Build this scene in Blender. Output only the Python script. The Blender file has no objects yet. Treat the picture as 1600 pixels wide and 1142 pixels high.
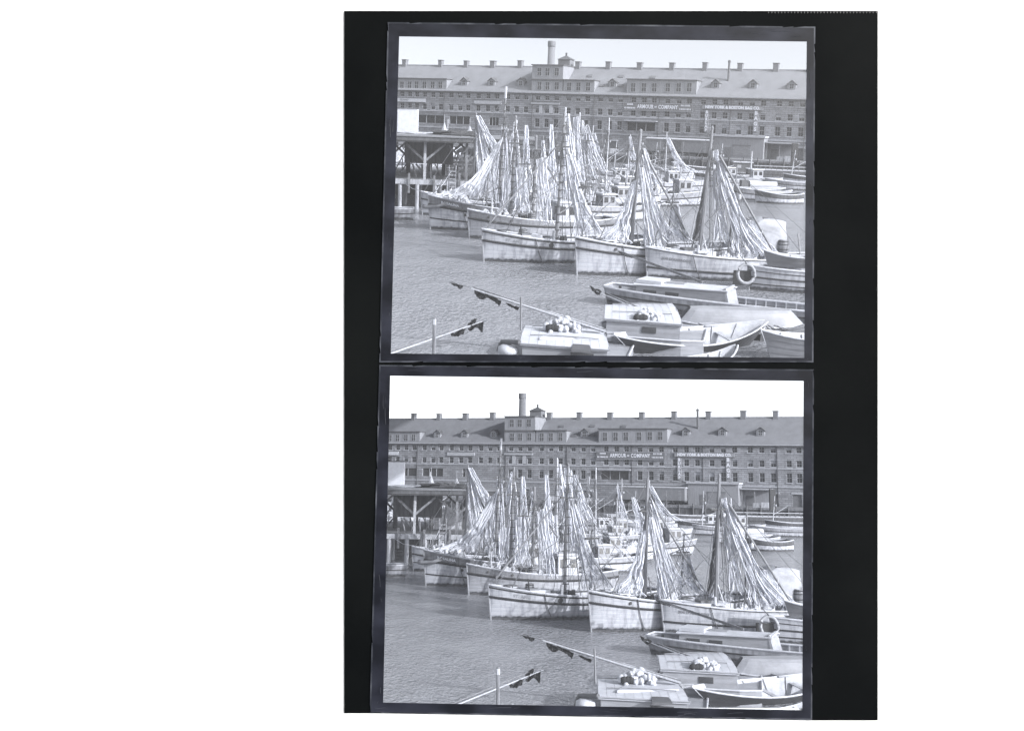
import bpy, math, random
from math import sin, cos, pi, radians, atan, tan, sqrt
from mathutils import Matrix, Vector, noise
random.seed(7)
S = bpy.context.scene
COL = S.collection

# ------------------------------------------------------------------ camera, world, sun
F = 1700.0; CX = 800.0; PY = 465.0; HC = 9.5            # focal length in photo pixels, principal point, eye height
def Qm(hrow, roll):
    return (Matrix.Rotation(roll, 3, 'Y') @ Matrix.Rotation(atan((PY - hrow) / F), 3, 'X'))
Q1 = Qm(187.2, 0.035); Q2 = Qm(735.8, 0.016)
W = Q2.inverted()                                        # camera frame -> world (the lower harbour is level)
EYE = Vector((0, 0, HC))
M2 = Matrix.Identity(4)
M1 = Matrix.Translation(EYE) @ (W @ Q1).to_4x4() @ Matrix.Translation(-EYE)
cd = bpy.data.cameras.new('camera'); cam = bpy.data.objects.new('camera', cd); COL.objects.link(cam)
cam.matrix_world = Matrix.Translation(EYE) @ W.to_4x4() @ Matrix.Rotation(pi / 2, 4, 'X')
cd.sensor_width = 36; cd.lens = 36 * F / 1600; cd.shift_y = -(571 - PY) / 1600
cd.clip_start = 0.5; cd.clip_end = 5000
S.camera = cam
S.render.resolution_x = 1024; S.render.resolution_y = 730

sun_w = Vector((0.74, -0.60, 0.37)).normalized()         # towards the sun: low on the right, behind the viewer
ld = bpy.data.lights.new('sun', 'SUN'); ld.energy = 2.1; ld.angle = radians(0.6); ld.color = (1, 0.985, 0.96)
lo = bpy.data.objects.new('sun', ld); COL.objects.link(lo)
lo.rotation_euler = sun_w.to_track_quat('Z', 'Y').to_euler(); lo.location = sun_w * 60
wd = bpy.data.worlds.new('World'); S.world = wd; wd.use_nodes = True
nt = wd.node_tree; nt.nodes.clear()
sky = nt.nodes.new('ShaderNodeTexSky'); sky.sky_type = 'NISHITA'; sky.sun_disc = False
sky.sun_elevation = math.asin(sun_w.z); sky.sun_rotation = math.atan2(sun_w.x, sun_w.y)
sky.air_density = 1.0; sky.dust_density = 1.6
bw = nt.nodes.new('ShaderNodeRGBToBW'); mx = nt.nodes.new('ShaderNodeMix'); mx.data_type = 'RGBA'
mx.inputs['Factor'].default_value = 0.92
bg = nt.nodes.new('ShaderNodeBackground'); bg.inputs['Strength'].default_value = 0.15
wo = nt.nodes.new('ShaderNodeOutputWorld')
nt.links.new(sky.outputs[0], bw.inputs[0]); nt.links.new(sky.outputs[0], mx.inputs['A'])
nt.links.new(bw.outputs[0], mx.inputs['B']); nt.links.new(mx.outputs['Result'], bg.inputs['Color'])
nt.links.new(bg.outputs[0], wo.inputs[0])
S.view_settings.view_transform = 'Standard'; S.view_settings.look = 'None'
S.view_settings.gamma = 1; S.view_settings.exposure = 1.5
try:
    S.cycles.transparent_max_bounces = 24
except Exception:
    pass

# ------------------------------------------------------------------ pixels to places
def ray(px, py, Q=Q1):
    return Q.inverted() @ Vector(((px - CX) / F, 1, (PY - py) / F))
def pix(px, py, z=0.0, Q=Q1):                            # point of the water (or a level z) under a pixel
    d = ray(px, py, Q); return EYE + d * ((z - HC) / d.z)
def pixd(px, py, y, Q=Q1):                               # point at forward distance y
    d = ray(px, py, Q); return EYE + d * (y / d.y)
TLOW = Matrix.Rotation(43 / F, 4, 'Z') @ Matrix.Translation((2.79, 0, 0))   # second viewpoint of the same harbour

# ------------------------------------------------------------------ materials
TINT = (0.95, 0.98, 1.075)
def gc(v): return (min(v * TINT[0], 1), min(v * TINT[1], 1), min(v * TINT[2], 1), 1)
MATS = {}
def mat(key, v, rough=0.7, var=0.25, scale=3.0, stretch=(1, 1, 1), bump=0.0, v2=None, spec=0.3, detail=6):
    if key in MATS: return MATS[key]
    m = bpy.data.materials.new(key); m.use_nodes = True; t = m.node_tree; b = t.nodes['Principled BSDF']
    b.inputs['Roughness'].default_value = rough; b.inputs['Specular IOR Level'].default_value = spec
    tc = t.nodes.new('ShaderNodeTexCoord'); mp = t.nodes.new('ShaderNodeMapping'); mp.inputs['Scale'].default_value = stretch
    n = t.nodes.new('ShaderNodeTexNoise'); n.inputs['Scale'].default_value = scale; n.inputs['Detail'].default_value = detail
    n.inputs['Roughness'].default_value = 0.65
    r = t.nodes.new('ShaderNodeValToRGB')
    lo_ = v * (1 - var) if v2 is None else v2
    r.color_ramp.elements[0].position = 0.32; r.color_ramp.elements[1].position = 0.68
    r.color_ramp.elements[0].color = gc(lo_); r.color_ramp.elements[1].color = gc(v * (1 + var * 0.35))
    t.links.new(tc.outputs['Object'], mp.inputs[0]); t.links.new(mp.outputs[0], n.inputs['Vector'])
    t.links.new(n.outputs['Fac'], r.inputs[0]); t.links.new(r.outputs[0], b.inputs['Base Color'])
    if bump:
        bm_ = t.nodes.new('ShaderNodeBump'); bm_.inputs['Strength'].default_value = bump; bm_.inputs['Distance'].default_value = 0.03
        t.links.new(n.outputs['Fac'], bm_.inputs['Height']); t.links.new(bm_.outputs[0], b.inputs['Normal'])
    MATS[key] = m; return m
def net_mat(key, v, cover, streak):
    m = bpy.data.materials.new(key); m.use_nodes = True; t = m.node_tree; t.nodes.clear()
    out = t.nodes.new('ShaderNodeOutputMaterial'); mixs = t.nodes.new('ShaderNodeMixShader')
    tr = t.nodes.new('ShaderNodeBsdfTransparent'); df = t.nodes.new('ShaderNodeBsdfDiffuse'); tl = t.nodes.new('ShaderNodeBsdfTranslucent')
    m2 = t.nodes.new('ShaderNodeMixShader'); m2.inputs[0].default_value = 0.6
    uv = t.nodes.new('ShaderNodeUVMap'); mp = t.nodes.new('ShaderNodeMapping'); mp.inputs['Scale'].default_value = (streak, 2.2, 1)
    n = t.nodes.new('ShaderNodeTexNoise'); n.inputs['Scale'].default_value = 1.0; n.inputs['Detail'].default_value = 5; n.inputs['Roughness'].default_value = 0.7
    n2 = t.nodes.new('ShaderNodeTexNoise'); n2.inputs['Scale'].default_value = 9.0; n2.inputs['Detail'].default_value = 6
    ad = t.nodes.new('ShaderNodeMath'); ad.operation = 'MULTIPLY_ADD'; ad.inputs[1].default_value = 0.45
    r = t.nodes.new('ShaderNodeValToRGB'); c = 0.72 - 0.42 * cover
    r.color_ramp.elements[0].position = c - 0.1; r.color_ramp.elements[1].position = c + 0.12
    r.color_ramp.elements[0].color = (0.12, 0.12, 0.12, 1); r.color_ramp.elements[1].color = (0.58, 0.58, 0.58, 1)
    cr = t.nodes.new('ShaderNodeValToRGB'); cr.color_ramp.elements[0].position = 0.3; cr.color_ramp.elements[1].position = 0.7
    cr.color_ramp.elements[0].color = gc(v * 0.86); cr.color_ramp.elements[1].color = gc(v * 1.1)
    t.links.new(uv.outputs[0], mp.inputs[0]); t.links.new(mp.outputs[0], n.inputs['Vector']); t.links.new(uv.outputs[0], n2.inputs['Vector'])
    t.links.new(n2.outputs['Fac'], ad.inputs[0]); t.links.new(n.outputs['Fac'], ad.inputs[2])
    sb = t.nodes.new('ShaderNodeMath'); sb.operation = 'SUBTRACT'; sb.inputs[1].default_value = 0.22
    t.links.new(ad.outputs[0], sb.inputs[0]); t.links.new(sb.outputs[0], r.inputs[0])
    t.links.new(n.outputs['Fac'], cr.inputs[0]); t.links.new(cr.outputs[0], df.inputs[0]); t.links.new(cr.outputs[0], tl.inputs[0])
    t.links.new(df.outputs[0], m2.inputs[1]); t.links.new(tl.outputs[0], m2.inputs[2])
    t.links.new(r.outputs[0], mixs.inputs[0]); t.links.new(tr.outputs[0], mixs.inputs[1]); t.links.new(m2.outputs[0], mixs.inputs[2])
    t.links.new(mixs.outputs[0], out.inputs[0]); MATS[key] = m; return m
mat('hull_white', 0.42, 0.5, 0.22, 1.6, (0.5, 1, 3), 0.15)
mat('hull_grey', 0.2, 0.55, 0.3, 1.8, (0.5, 1, 3), 0.15)
mat('hull_mid', 0.3, 0.5, 0.3, 1.8, (0.5, 1, 3), 0.15)
mat('hull_dark', 0.1, 0.55, 0.3, 2.0, (0.6, 1, 3), 0.15)
def weather(key):
    t = MATS[key].node_tree; b = t.nodes['Principled BSDF']; src = b.inputs['Base Color'].links[0].from_socket
    tc = t.nodes.new('ShaderNodeTexCoord'); mp = t.nodes.new('ShaderNodeMapping'); mp.inputs['Scale'].default_value = (2.6, 2.6, 0.35)
    n = t.nodes.new('ShaderNodeTexNoise'); n.inputs['Scale'].default_value = 1.6; n.inputs['Detail'].default_value = 6
    r = t.nodes.new('ShaderNodeValToRGB'); r.color_ramp.elements[0].position = 0.36; r.color_ramp.elements[1].position = 0.56
    r.color_ramp.elements[0].color = (0.58, 0.58, 0.6, 1); r.color_ramp.elements[1].color = (1, 1, 1, 1)
    mu = t.nodes.new('ShaderNodeMix'); mu.data_type = 'RGBA'; mu.blend_type = 'MULTIPLY'; mu.inputs['Factor'].default_value = 0.75
    sx = t.nodes.new('ShaderNodeSeparateXYZ'); n2 = t.nodes.new('ShaderNodeTexNoise'); n2.inputs['Scale'].default_value = 3.5; n2.inputs['Detail'].default_value = 5
    ma = t.nodes.new('ShaderNodeMath'); ma.operation = 'MULTIPLY_ADD'; ma.inputs[1].default_value = -0.34
    wr = t.nodes.new('ShaderNodeValToRGB'); wr.color_ramp.elements[0].position = 0.0; wr.color_ramp.elements[1].position = 0.13
    wr.color_ramp.elements[0].color = gc(0.10); wr.color_ramp.elements[1].color = (1, 1, 1, 1)
    # plank seams: thin dark lines every 0.24 m of height
    fr = t.nodes.new('ShaderNodeMath'); fr.operation = 'FRACT'; dv = t.nodes.new('ShaderNodeMath'); dv.operation = 'DIVIDE'; dv.inputs[1].default_value = 0.26
    pr_ = t.nodes.new('ShaderNodeValToRGB'); pr_.color_ramp.elements[0].position = 0.03; pr_.color_ramp.elements[1].position = 0.1
    pr_.color_ramp.elements[0].color = (0.7, 0.7, 0.72, 1); pr_.color_ramp.elements[1].color = (1, 1, 1, 1)
    m2 = t.nodes.new('ShaderNodeMix'); m2.data_type = 'RGBA'; m2.blend_type = 'MULTIPLY'; m2.inputs['Factor'].default_value = 1
    m3 = t.nodes.new('ShaderNodeMix'); m3.data_type = 'RGBA'; m3.blend_type = 'MULTIPLY'; m3.inputs['Factor'].default_value = 1
    L = t.links.new
    L(tc.outputs['Object'], mp.inputs[0]); L(mp.outputs[0], n.inputs['Vector']); L(n.outputs['Fac'], r.inputs[0]); L(src, mu.inputs['A']); L(r.outputs[0], mu.inputs['B'])
    L(tc.outputs['Object'], sx.inputs[0]); L(tc.outputs['Object'], n2.inputs['Vector']); L(n2.outputs['Fac'], ma.inputs[0]); L(sx.outputs['Z'], ma.inputs[2])
    L(ma.outputs[0], wr.inputs[0]); L(sx.outputs['Z'], dv.inputs[0]); L(dv.outputs[0], fr.inputs[0]); L(fr.outputs[0], pr_.inputs[0])
    L(mu.outputs['Result'], m2.inputs['A']); L(pr_.outputs[0], m2.inputs['B']); L(m2.outputs['Result'], m3.inputs['A']); L(wr.outputs[0], m3.inputs['B']); L(m3.outputs['Result'], b.inputs['Base Color'])
mat('plank_white', 0.46, 0.55, 0.22, 1.6, (0.5, 1, 3), 0.15); weather('plank_white')
mat('plank_grey', 0.21, 0.55, 0.3, 1.8, (0.5, 1, 3), 0.15); weather('plank_grey')
mat('plank_mid', 0.32, 0.5, 0.3, 1.8, (0.5, 1, 3), 0.15); weather('plank_mid')
mat('plank_dark', 0.10, 0.5, 0.3, 1.8, (0.5, 1, 3), 0.15); weather('plank_dark')
mat('dory_inside', 0.40, 0.7, 0.3, 3.0, (1, 1, 1), 0.1); mat('overturned_paint', 0.30, 0.5, 0.25, 1.2, (1, 1, 1), 0.1)
mat('dory_shaded', 0.055, 0.55, 0.3, 2.0, (0.6, 1, 3), 0.15)  # shade of the flared side put into the outer hull colour
mat('boot_top', 0.10, 0.8, 0.6, 6.0, (1, 1, 2), 0.4, v2=0.02)
mat('stripe', 0.035, 0.6, 0.5, 4.0)
mat('rail_paint', 0.46, 0.5, 0.25, 4.0)
mat('deck_wood', 0.3, 0.8, 0.45, 5.0, (0.6, 8, 1))
mat('weathered_wood', 0.2, 0.85, 0.5, 4.0, (1, 1, 0.3))
mat('pale_wood', 0.36, 0.8, 0.35, 3.0, (1, 1, 0.3))
mat('mast_wood', 0.20, 0.6, 0.45, 3.0, (4, 4, 0.4))
mat('mast_pale', 0.46, 0.6, 0.35, 3.0, (4, 4, 0.4))
mat('rope', 0.14, 0.9, 0.4, 10)
mat('rope_pale', 0.55, 0.9, 0.3, 10)
mat('iron', 0.05, 0.5, 0.4, 8)
mat('glass_dark', 0.06, 0.15, 0.4, 1.5, spec=0.6)
mat('white_paint', 0.48, 0.55, 0.15, 2.0)
mat('canvas', 0.36, 0.85, 0.25, 2.5, (1, 1, 1), 0.4)
mat('cabin_roof', 0.52, 0.6, 0.22, 1.2, (1, 1, 1), 0.1)
mat('flag_cloth', 0.03, 0.9, 0.4, 5)
mat('cork', 0.5, 0.85, 0.4, 14)
mat('dark_net', 0.06, 0.95, 0.6, 9, bump=0.6)
mat('net_heap', 0.5, 0.95, 0.55, 9, (1, 1, 1), 0.8, v2=0.16)
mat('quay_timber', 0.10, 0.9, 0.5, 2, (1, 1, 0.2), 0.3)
mat('quay_top', 0.17, 0.9, 0.35, 0.6)
mat('roof_tar', 0.2, 0.9, 0.3, 0.6)
mat('slate', 0.205, 0.7, 0.16, 0.5, (1, 1, 1), 0.15, detail=10)
mat('brick_pale', 0.17, 0.9, 0.2, 2.0)
mat('cornice', 0.10, 0.8, 0.3, 2)
mat('stone_trim', 0.36, 0.85, 0.2, 2)
mat('sash', 0.30, 0.6, 0.2, 2)
mat('window_glass', 0.085, 0.2, 0.5, 0.35, (1, 1, 1), spec=0.5)
mat('shop_glass', 0.055, 0.2, 0.5, 0.5, spec=0.5)
mat('sign_dark', 0.14, 0.7, 0.2, 1.5)
mat('sign_letter', 0.64, 0.6, 0.1, 4)
mat('letter_dark', 0.09, 0.6, 0.2, 4)
mat('freight_car', 0.17, 0.8, 0.2, 1.0, (1, 1, 0.3))
mat('shed_wall', 0.24, 0.85, 0.2, 1.5, (3, 1, 0.3))
mat('bounce_pale', 0.7, 0.95, 0.1, 0.3)  # pale colour of the added bounce slab under the water
mat('person_cloth', 0.07, 0.9, 0.3, 8)
net_mat('net_pale', 0.82, 0.5, 70.0)
net_mat('net_thin', 0.80, 0.3, 90.0)
mat('strand_pale', 0.72, 0.9, 0.3, 6); mat('strand_grey', 0.36, 0.9, 0.4, 6)
net_mat('net_dark', 0.22, 0.5, 40.0)
def granite():
    m = bpy.data.materials.new('granite_wall'); m.use_nodes = True; t = m.node_tree; b = t.nodes['Principled BSDF']
    b.inputs['Roughness'].default_value = 0.9; b.inputs['Specular IOR Level'].default_value = 0.2
    tc = t.nodes.new('ShaderNodeTexCoord'); mp = t.nodes.new('ShaderNodeMapping'); mp.inputs['Rotation'].default_value = (pi / 2, 0, 0)
    br = t.nodes.new('ShaderNodeTexBrick'); br.inputs['Scale'].default_value = 1; br.inputs['Brick Width'].default_value = 1.5; br.inputs['Row Height'].default_value = 0.52
    br.inputs['Mortar Size'].default_value = 0.05; br.inputs['Color1'].default_value = gc(0.29); br.inputs['Color2'].default_value = gc(0.21); br.inputs['Mortar'].default_value = gc(0.15)
    n = t.nodes.new('ShaderNodeTexNoise'); n.inputs['Scale'].default_value = 0.35; n.inputs['Detail'].default_value = 8
    mu = t.nodes.new('ShaderNodeMix'); mu.data_type = 'RGBA'; mu.blend_type = 'MULTIPLY'; mu.inputs['Factor'].default_value = 0.7
    r = t.nodes.new('ShaderNodeValToRGB'); r.color_ramp.elements[0].position = 0.3; r.color_ramp.elements[1].position = 0.7
    r.color_ramp.elements[0].color = (0.62, 0.62, 0.62, 1); r.color_ramp.elements[1].color = (1.1, 1.1, 1.1, 1)
    t.links.new(tc.outputs['Object'], mp.inputs[0]); t.links.new(mp.outputs[0], br.inputs['Vector']); t.links.new(tc.outputs['Object'], n.inputs['Vector'])
    t.links.new(n.outputs['Fac'], r.inputs[0]); t.links.new(br.outputs[0], mu.inputs['A']); t.links.new(r.outputs[0], mu.inputs['B'])
    t.links.new(mu.outputs['Result'], b.inputs['Base Color']); MATS['granite'] = m
granite()
def water_mat():
    m = bpy.data.materials.new('harbour_water'); m.use_nodes = True; t = m.node_tree; b = t.nodes['Principled BSDF']
    b.inputs['Base Color'].default_value = gc(0.26); b.inputs['Roughness'].default_value = 0.1; b.inputs['IOR'].default_value = 1.45
    tc = t.nodes.new('ShaderNodeTexCoord'); mp = t.nodes.new('ShaderNodeMapping'); mp.inputs['Scale'].default_value = (0.75, 0.42, 1)
    n = t.nodes.new('ShaderNodeTexNoise'); n.inputs['Scale'].default_value = 5.0; n.inputs['Detail'].default_value = 7; n.inputs['Distortion'].default_value = 0.8
    n2 = t.nodes.new('ShaderNodeTexNoise'); n2.inputs['Scale'].default_value = 0.5; n2.inputs['Detail'].default_value = 3
    a = t.nodes.new('ShaderNodeMath'); a.operation = 'MULTIPLY_ADD'; a.inputs[1].default_value = 1.5
    bm_ = t.nodes.new('ShaderNodeBump'); bm_.inputs['Strength'].default_value = 0.8; bm_.inputs['Distance'].default_value = 0.36
    t.links.new(tc.outputs['Object'], mp.inputs[0]); t.links.new(mp.outputs[0], n.inputs['Vector']); t.links.new(mp.outputs[0], n2.inputs['Vector'])
    t.links.new(n2.outputs['Fac'], a.inputs[0]); t.links.new(n.outputs['Fac'], a.inputs[2]); t.links.new(a.outputs[0], bm_.inputs['Height'])
    n3 = t.nodes.new('ShaderNodeTexNoise'); n3.inputs['Scale'].default_value = 0.07; n3.inputs['Detail'].default_value = 4; mr = t.nodes.new('ShaderNodeMapRange')
    mr.inputs[1].default_value = 0.35; mr.inputs[2].default_value = 0.65; mr.inputs[3].default_value = 0.25; mr.inputs[4].default_value = 0.95
    t.links.new(tc.outputs['Object'], n3.inputs['Vector']); t.links.new(n3.outputs['Fac'], mr.inputs[0]); t.links.new(mr.outputs[0], bm_.inputs['Strength'])
    t.links.new(bm_.outputs[0], b.inputs['Normal']); MATS['water'] = m
water_mat()

# ------------------------------------------------------------------ mesh building
class MB:
    def __init__(s): s.v = []; s.f = []; s.uv = None
    def add(s, vs, fs):
        o = len(s.v); s.v += [tuple(p) for p in vs]; s.f += [tuple(i + o for i in f) for f in fs]; return s
    def box(s, x0, x1, y0, y1, z0, z1):
        return s.add([(x0, y0, z0), (x1, y0, z0), (x1, y1, z0), (x0, y1, z0), (x0, y0, z1), (x1, y0, z1), (x1, y1, z1), (x0, y1, z1)],
                     [(0, 3, 2, 1), (4, 5, 6, 7), (0, 1, 5, 4), (1, 2, 6, 5), (2, 3, 7, 6), (3, 0, 4, 7)])
    def hexa(s, a):
        return s.add(a, [(0, 3, 2, 1), (4, 5, 6, 7), (0, 1, 5, 4), (1, 2, 6, 5), (2, 3, 7, 6), (3, 0, 4, 7)])
    def tube(s, pts, r, n=6, r2=None):
        pts = [Vector(p) for p in pts]; o = len(s.v); m = len(pts); r2 = r if r2 is None else r2
        for i, p in enumerate(pts):
            d = (pts[min(i + 1, m - 1)] - pts[max(i - 1, 0)]).normalized()
            a = d.cross(Vector((0, 0, 1))) if abs(d.z) < 0.9 else d.cross(Vector((1, 0, 0)))
            a.normalize(); b = d.cross(a); rr = r + (r2 - r) * i / max(m - 1, 1)
            for k in range(n):
                q = p + (a * cos(2 * pi * k / n) + b * sin(2 * pi * k / n)) * rr; s.v.append(tuple(q))
        for i in range(m - 1):
            for k in range(n):
                s.f.append((o + i * n + k, o + i * n + (k + 1) % n, o + (i + 1) * n + (k + 1) % n, o + (i + 1) * n + k))
        s.f.append(tuple(o + k for k in range(n - 1, -1, -1))); s.f.append(tuple(o + (m - 1) * n + k for k in range(n)))
        return s
    def grid(s, P, flip=False):
        o = len(s.v); h = len(P); w = len(P[0])
        for row in P: s.v += [tuple(p) for p in row]
        for i in range(h - 1):
            for j in range(w - 1):
                q = (o + i * w + j, o + i * w + j + 1, o + (i + 1) * w + j + 1, o + (i + 1) * w + j)
                s.f.append(q[::-1] if flip else q)
        return s
    def lathe(s, prof, n=12, c=(0, 0, 0)):
        P = [[(c[0] + r * cos(2 * pi * k / n), c[1] + r * sin(2 * pi * k / n), c[2] + z) for k in range(n + 1)] for r, z in prof]
        return s.grid(P)
    def mesh(s, name):
        me = bpy.data.meshes.new(name); me.from_pydata(s.v, [], s.f)
        if s.uv:
            l = me.uv_layers.new(name='UVMap')
            for i, lp in enumerate(me.loops): l.data[i].uv = s.uv[lp.vertex_index]
        return me
    def build(s, name, m, parent=None, smooth=False):
        me = s.mesh(name); me.materials.append(MATS[m])
        if smooth:
            for p in me.polygons: p.use_smooth = True
        o = bpy.data.objects.new(name, me); COL.objects.link(o); o.parent = parent; return o
def box(*a): return MB().box(*a)
def tube(*a, **k): return MB().tube(*a, **k)

ROOTS = []
def reg(o, label, cat, group=None, low=None, only=None, kind=None):
    if kind: o['kind'] = kind
    else:
        o['label'] = label; o['category'] = cat
    if group: o['group'] = group
    ROOTS.append((o, low, only)); return o
def thing(name, label, cat, loc, rz=0.0, group=None, low=None, only=None):
    o = bpy.data.objects.new(name, None); COL.objects.link(o); o.empty_display_size = 0.3
    o.location = loc; o.rotation_euler = (0, 0, rz)
    return reg(o, label, cat, group, low, only)
def solo(name, label, cat, mb, m, loc=(0, 0, 0), rz=0.0, group=None, low=None, only=None, smooth=False, kind=None):
    o = mb.build(name, m, None, smooth); o.location = loc; o.rotation_euler = (0, 0, rz)
    return reg(o, label, cat, group, low, only, kind)
def inst(src, parent, loc=(0, 0, 0), rot=(0, 0, 0), sc=(1, 1, 1), name=None):     # a linked copy of one mesh object
    o = bpy.data.objects.new(name or src.name.split('.')[0], src.data); COL.objects.link(o)
    o.parent = parent; o.location = loc; o.rotation_euler = rot; o.scale = sc; return o
def text_mb(txt, size, spread=1.0, depth=0.0, align='CENTER', bold=0.0):
    c = bpy.data.curves.new('lettering', 'FONT'); c.body = txt; c.size = size; c.align_x = align; c.align_y = 'CENTER'
    c.extrude = depth; c.offset = bold; c.space_character = spread; c.resolution_u = 2
    if depth == 0: c.dimensions = '2D'; c.fill_mode = 'FRONT'
    o = bpy.data.objects.new('lettering', c); COL.objects.link(o)
    dg = bpy.context.evaluated_depsgraph_get(); dg.update()
    me = bpy.data.meshes.new_from_object(o.evaluated_get(dg)); bpy.data.objects.remove(o)
    mb = MB(); mb.add([(v.co.x, -v.co.z, v.co.y) for v in me.vertices], [tuple(p.vertices) for p in me.polygons]); return mb
def local(root, p):
    return Matrix.Rotation(-root.rotation_euler.z, 3, 'Z') @ (Vector(p) - root.location)
def blob(rx, ry, rz, seed, n=14, m=9, rough=0.35, fr=2.0):
    P = []
    for i in range(m):
        a = pi / 2 * i / (m - 1)
        row = []
        for j in range(n + 1):
            b = 2 * pi * j / n; d = Vector((cos(b) * cos(a), sin(b) * cos(a), sin(a)))
            k = 1 + rough * noise.noise(d * fr + Vector((seed * 3.7, seed, -seed)))
            k2 = 1 + rough * 1.6 * noise.noise(d * fr * 2.3 + Vector((-seed, seed * 2.1, seed)))
            row.append((rx * d.x * k, ry * d.y * k, rz * d.z * k * k2 - 0.02))
        P.append(row)
    return MB().grid(P)

# ------------------------------------------------------------------ the mount, the sheet and the two plates
DM = 22.0
def cp(px, py, d=DM):                                    # a point of the mount, world space
    return EYE + W @ Vector(((px - CX) / F * d, d, (PY - py) / F * d))
def cpb(px, py, off):                                    # same pixel ray scale, set back by off metres along the view axis
    v = Vector(((px - CX) / F * DM, DM + off * 0.4, (PY - py) / F * DM)); return EYE + W @ v
def slab(quad, o0, o1): 
    a = [cpb(x, y, o1) for x, y in quad] + [cpb(x, y, o0) for x, y in quad]
    return MB().hexa(a)
def ring(outer, inner, o0, o1):
    mb = MB(); n = len(outer)
    for i in range(n):
        j = (i + 1) % n; q = [outer[i], outer[j], inner[j], inner[i]]
        mb.hexa([cpb(x, y, o1) for x, y in q] + [cpb(x, y, o0) for x, y in q])
    return mb
def pmat(key, v, v2, sc, rough, stretch=(1, 1, 1), lo_=0.4, hi_=0.7, col=None):
    m = bpy.data.materials.new(key); m.use_nodes = True; t = m.node_tree; b = t.nodes['Principled BSDF']
    b.inputs['Roughness'].default_value = rough; b.inputs['Specular IOR Level'].default_value = 0.06 if 'black' in key else 0.25
    tc = t.nodes.new('ShaderNodeTexCoord'); n = t.nodes.new('ShaderNodeTexNoise'); n.inputs['Scale'].default_value = sc; n.inputs['Detail'].default_value = 9
    mp = t.nodes.new('ShaderNodeMapping'); mp.inputs['Scale'].default_value = stretch
    r = t.nodes.new('ShaderNodeValToRGB'); r.color_ramp.elements[0].position = lo_; r.color_ramp.elements[1].position = hi_
    r.color_ramp.elements[0].color = v; r.color_ramp.elements[1].color = v2
    t.links.new(tc.outputs['Object'], mp.inputs[0]); t.links.new(mp.outputs[0], n.inputs['Vector']); t.links.new(n.outputs['Fac'], r.inputs[0]); t.links.new(r.outputs[0], b.inputs['Base Color']); MATS[key] = m
pmat('sheet_white', (0.86, 0.86, 0.86, 1), (0.88, 0.88, 0.88, 1), 0.5, 0.9)
pmat('mount_black', (0.0008, 0.0013, 0.0016, 1), (0.0035, 0.0042, 0.0044, 1), 0.25, 0.75)
pmat('plate_border', (0.0035, 0.0042, 0.0075, 1), (0.020, 0.022, 0.033, 1), 1.1, 0.45, (1, 1, 1.5), 0.4, 0.75)
pmat('plate_edge', (0.016, 0.018, 0.024, 1), (0.07, 0.075, 0.09, 1), 2.2, 0.4, (1, 1, 1), 0.45, 0.7)
pmat('tick_white', (0.12, 0.12, 0.12, 1), (0.2, 0.2, 0.2, 1), 2, 0.8)
def glass_mat():
    m = bpy.data.materials.new('plate_glass'); m.use_nodes = True; t = m.node_tree; t.nodes.clear()
    out = t.nodes.new('ShaderNodeOutputMaterial'); mi = t.nodes.new('ShaderNodeMixShader'); mi.inputs[0].default_value = 0.025
    tr = t.nodes.new('ShaderNodeBsdfTransparent'); tr.inputs[0].default_value = (0.955, 0.965, 0.985, 1)
    gl = t.nodes.new('ShaderNodeBsdfGlossy'); gl.inputs['Roughness'].default_value = 0.02
    df = t.nodes.new('ShaderNodeBsdfDiffuse'); df.inputs[0].default_value = (0.74, 0.76, 0.82, 1); m3 = t.nodes.new('ShaderNodeMixShader'); m3.inputs[0].default_value = 0.014
    t.links.new(tr.outputs[0], m3.inputs[1]); t.links.new(df.outputs[0], m3.inputs[2])
    t.links.new(m3.outputs[0], mi.inputs[1]); t.links.new(gl.outputs[0], mi.inputs[2]); t.links.new(mi.outputs[0], out.inputs[0]); MATS['glass'] = m
glass_mat()
def fixed(o, label, cat):
    o['label'] = label; o['category'] = cat; return o
sh = ring([(-260, -40), (1860, -40), (1860, 1478), (-260, 1478)], [(546, 26), (1363, 26), (1363, 1106), (546, 1106)], 0.0, 0.06).build('white_sheet', 'sheet_white')
fixed(sh, 'large plain white sheet that the black mount is fixed to', 'sheet')
mo = bpy.data.objects.new('black_mount', None); COL.objects.link(mo)
fixed(mo, 'matt black backing mount holding the two glass plates', 'mount')
for q, o in (([(538, 18), (1371, 18), (1371, 50), (538, 50)], 0), ([(538, 50), (616, 50), (592, 1113), (538, 1113)], 0),
             ([(1264, 50), (1371, 50), (1371, 1124), (1259, 1124)], 0), ([(601, 557), (1263, 563), (1262, 590), (600, 583)], 0.006),
             ([(592, 1101), (1260, 1112), (1260, 1124), (592, 1113)], 0.006)):
    slab(q, -0.06 + o, -0.004 + o).build('backing_board', 'mount_black', mo)
tk = MB()
for i in range(34):
    x = 1200 + i * 5.1; tk.hexa([cpb(a, b, -0.062) for a, b in ((x, 18.5), (x + 1, 18.5), (x + 1, 21.5), (x, 21.5))] + [cpb(a, b, -0.066) for a, b in ((x, 18.5), (x + 1, 18.5), (x + 1, 21.5), (x, 21.5))])
tk.build('ruler_tick_marks', 'tick_white', mo)['kind'] = 'stuff'
PL = {'upper': ([(606, 36), (1273, 43), (1270, 566), (593, 566)], [(624, 58), (1260, 66), (1256, 559), (611, 552)]),
      'lower': ([(593, 570), (1271, 577), (1268, 1123), (578, 1112)], [(610, 587), (1255, 595), (1253, 1108), (599, 1096)])}
def inset(q, d):
    cx = sum(p[0] for p in q) / 4; cy = sum(p[1] for p in q) / 4
    return [(x + (d if x < cx else -d), y + (d if y < cy else -d)) for x, y in q]
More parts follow.
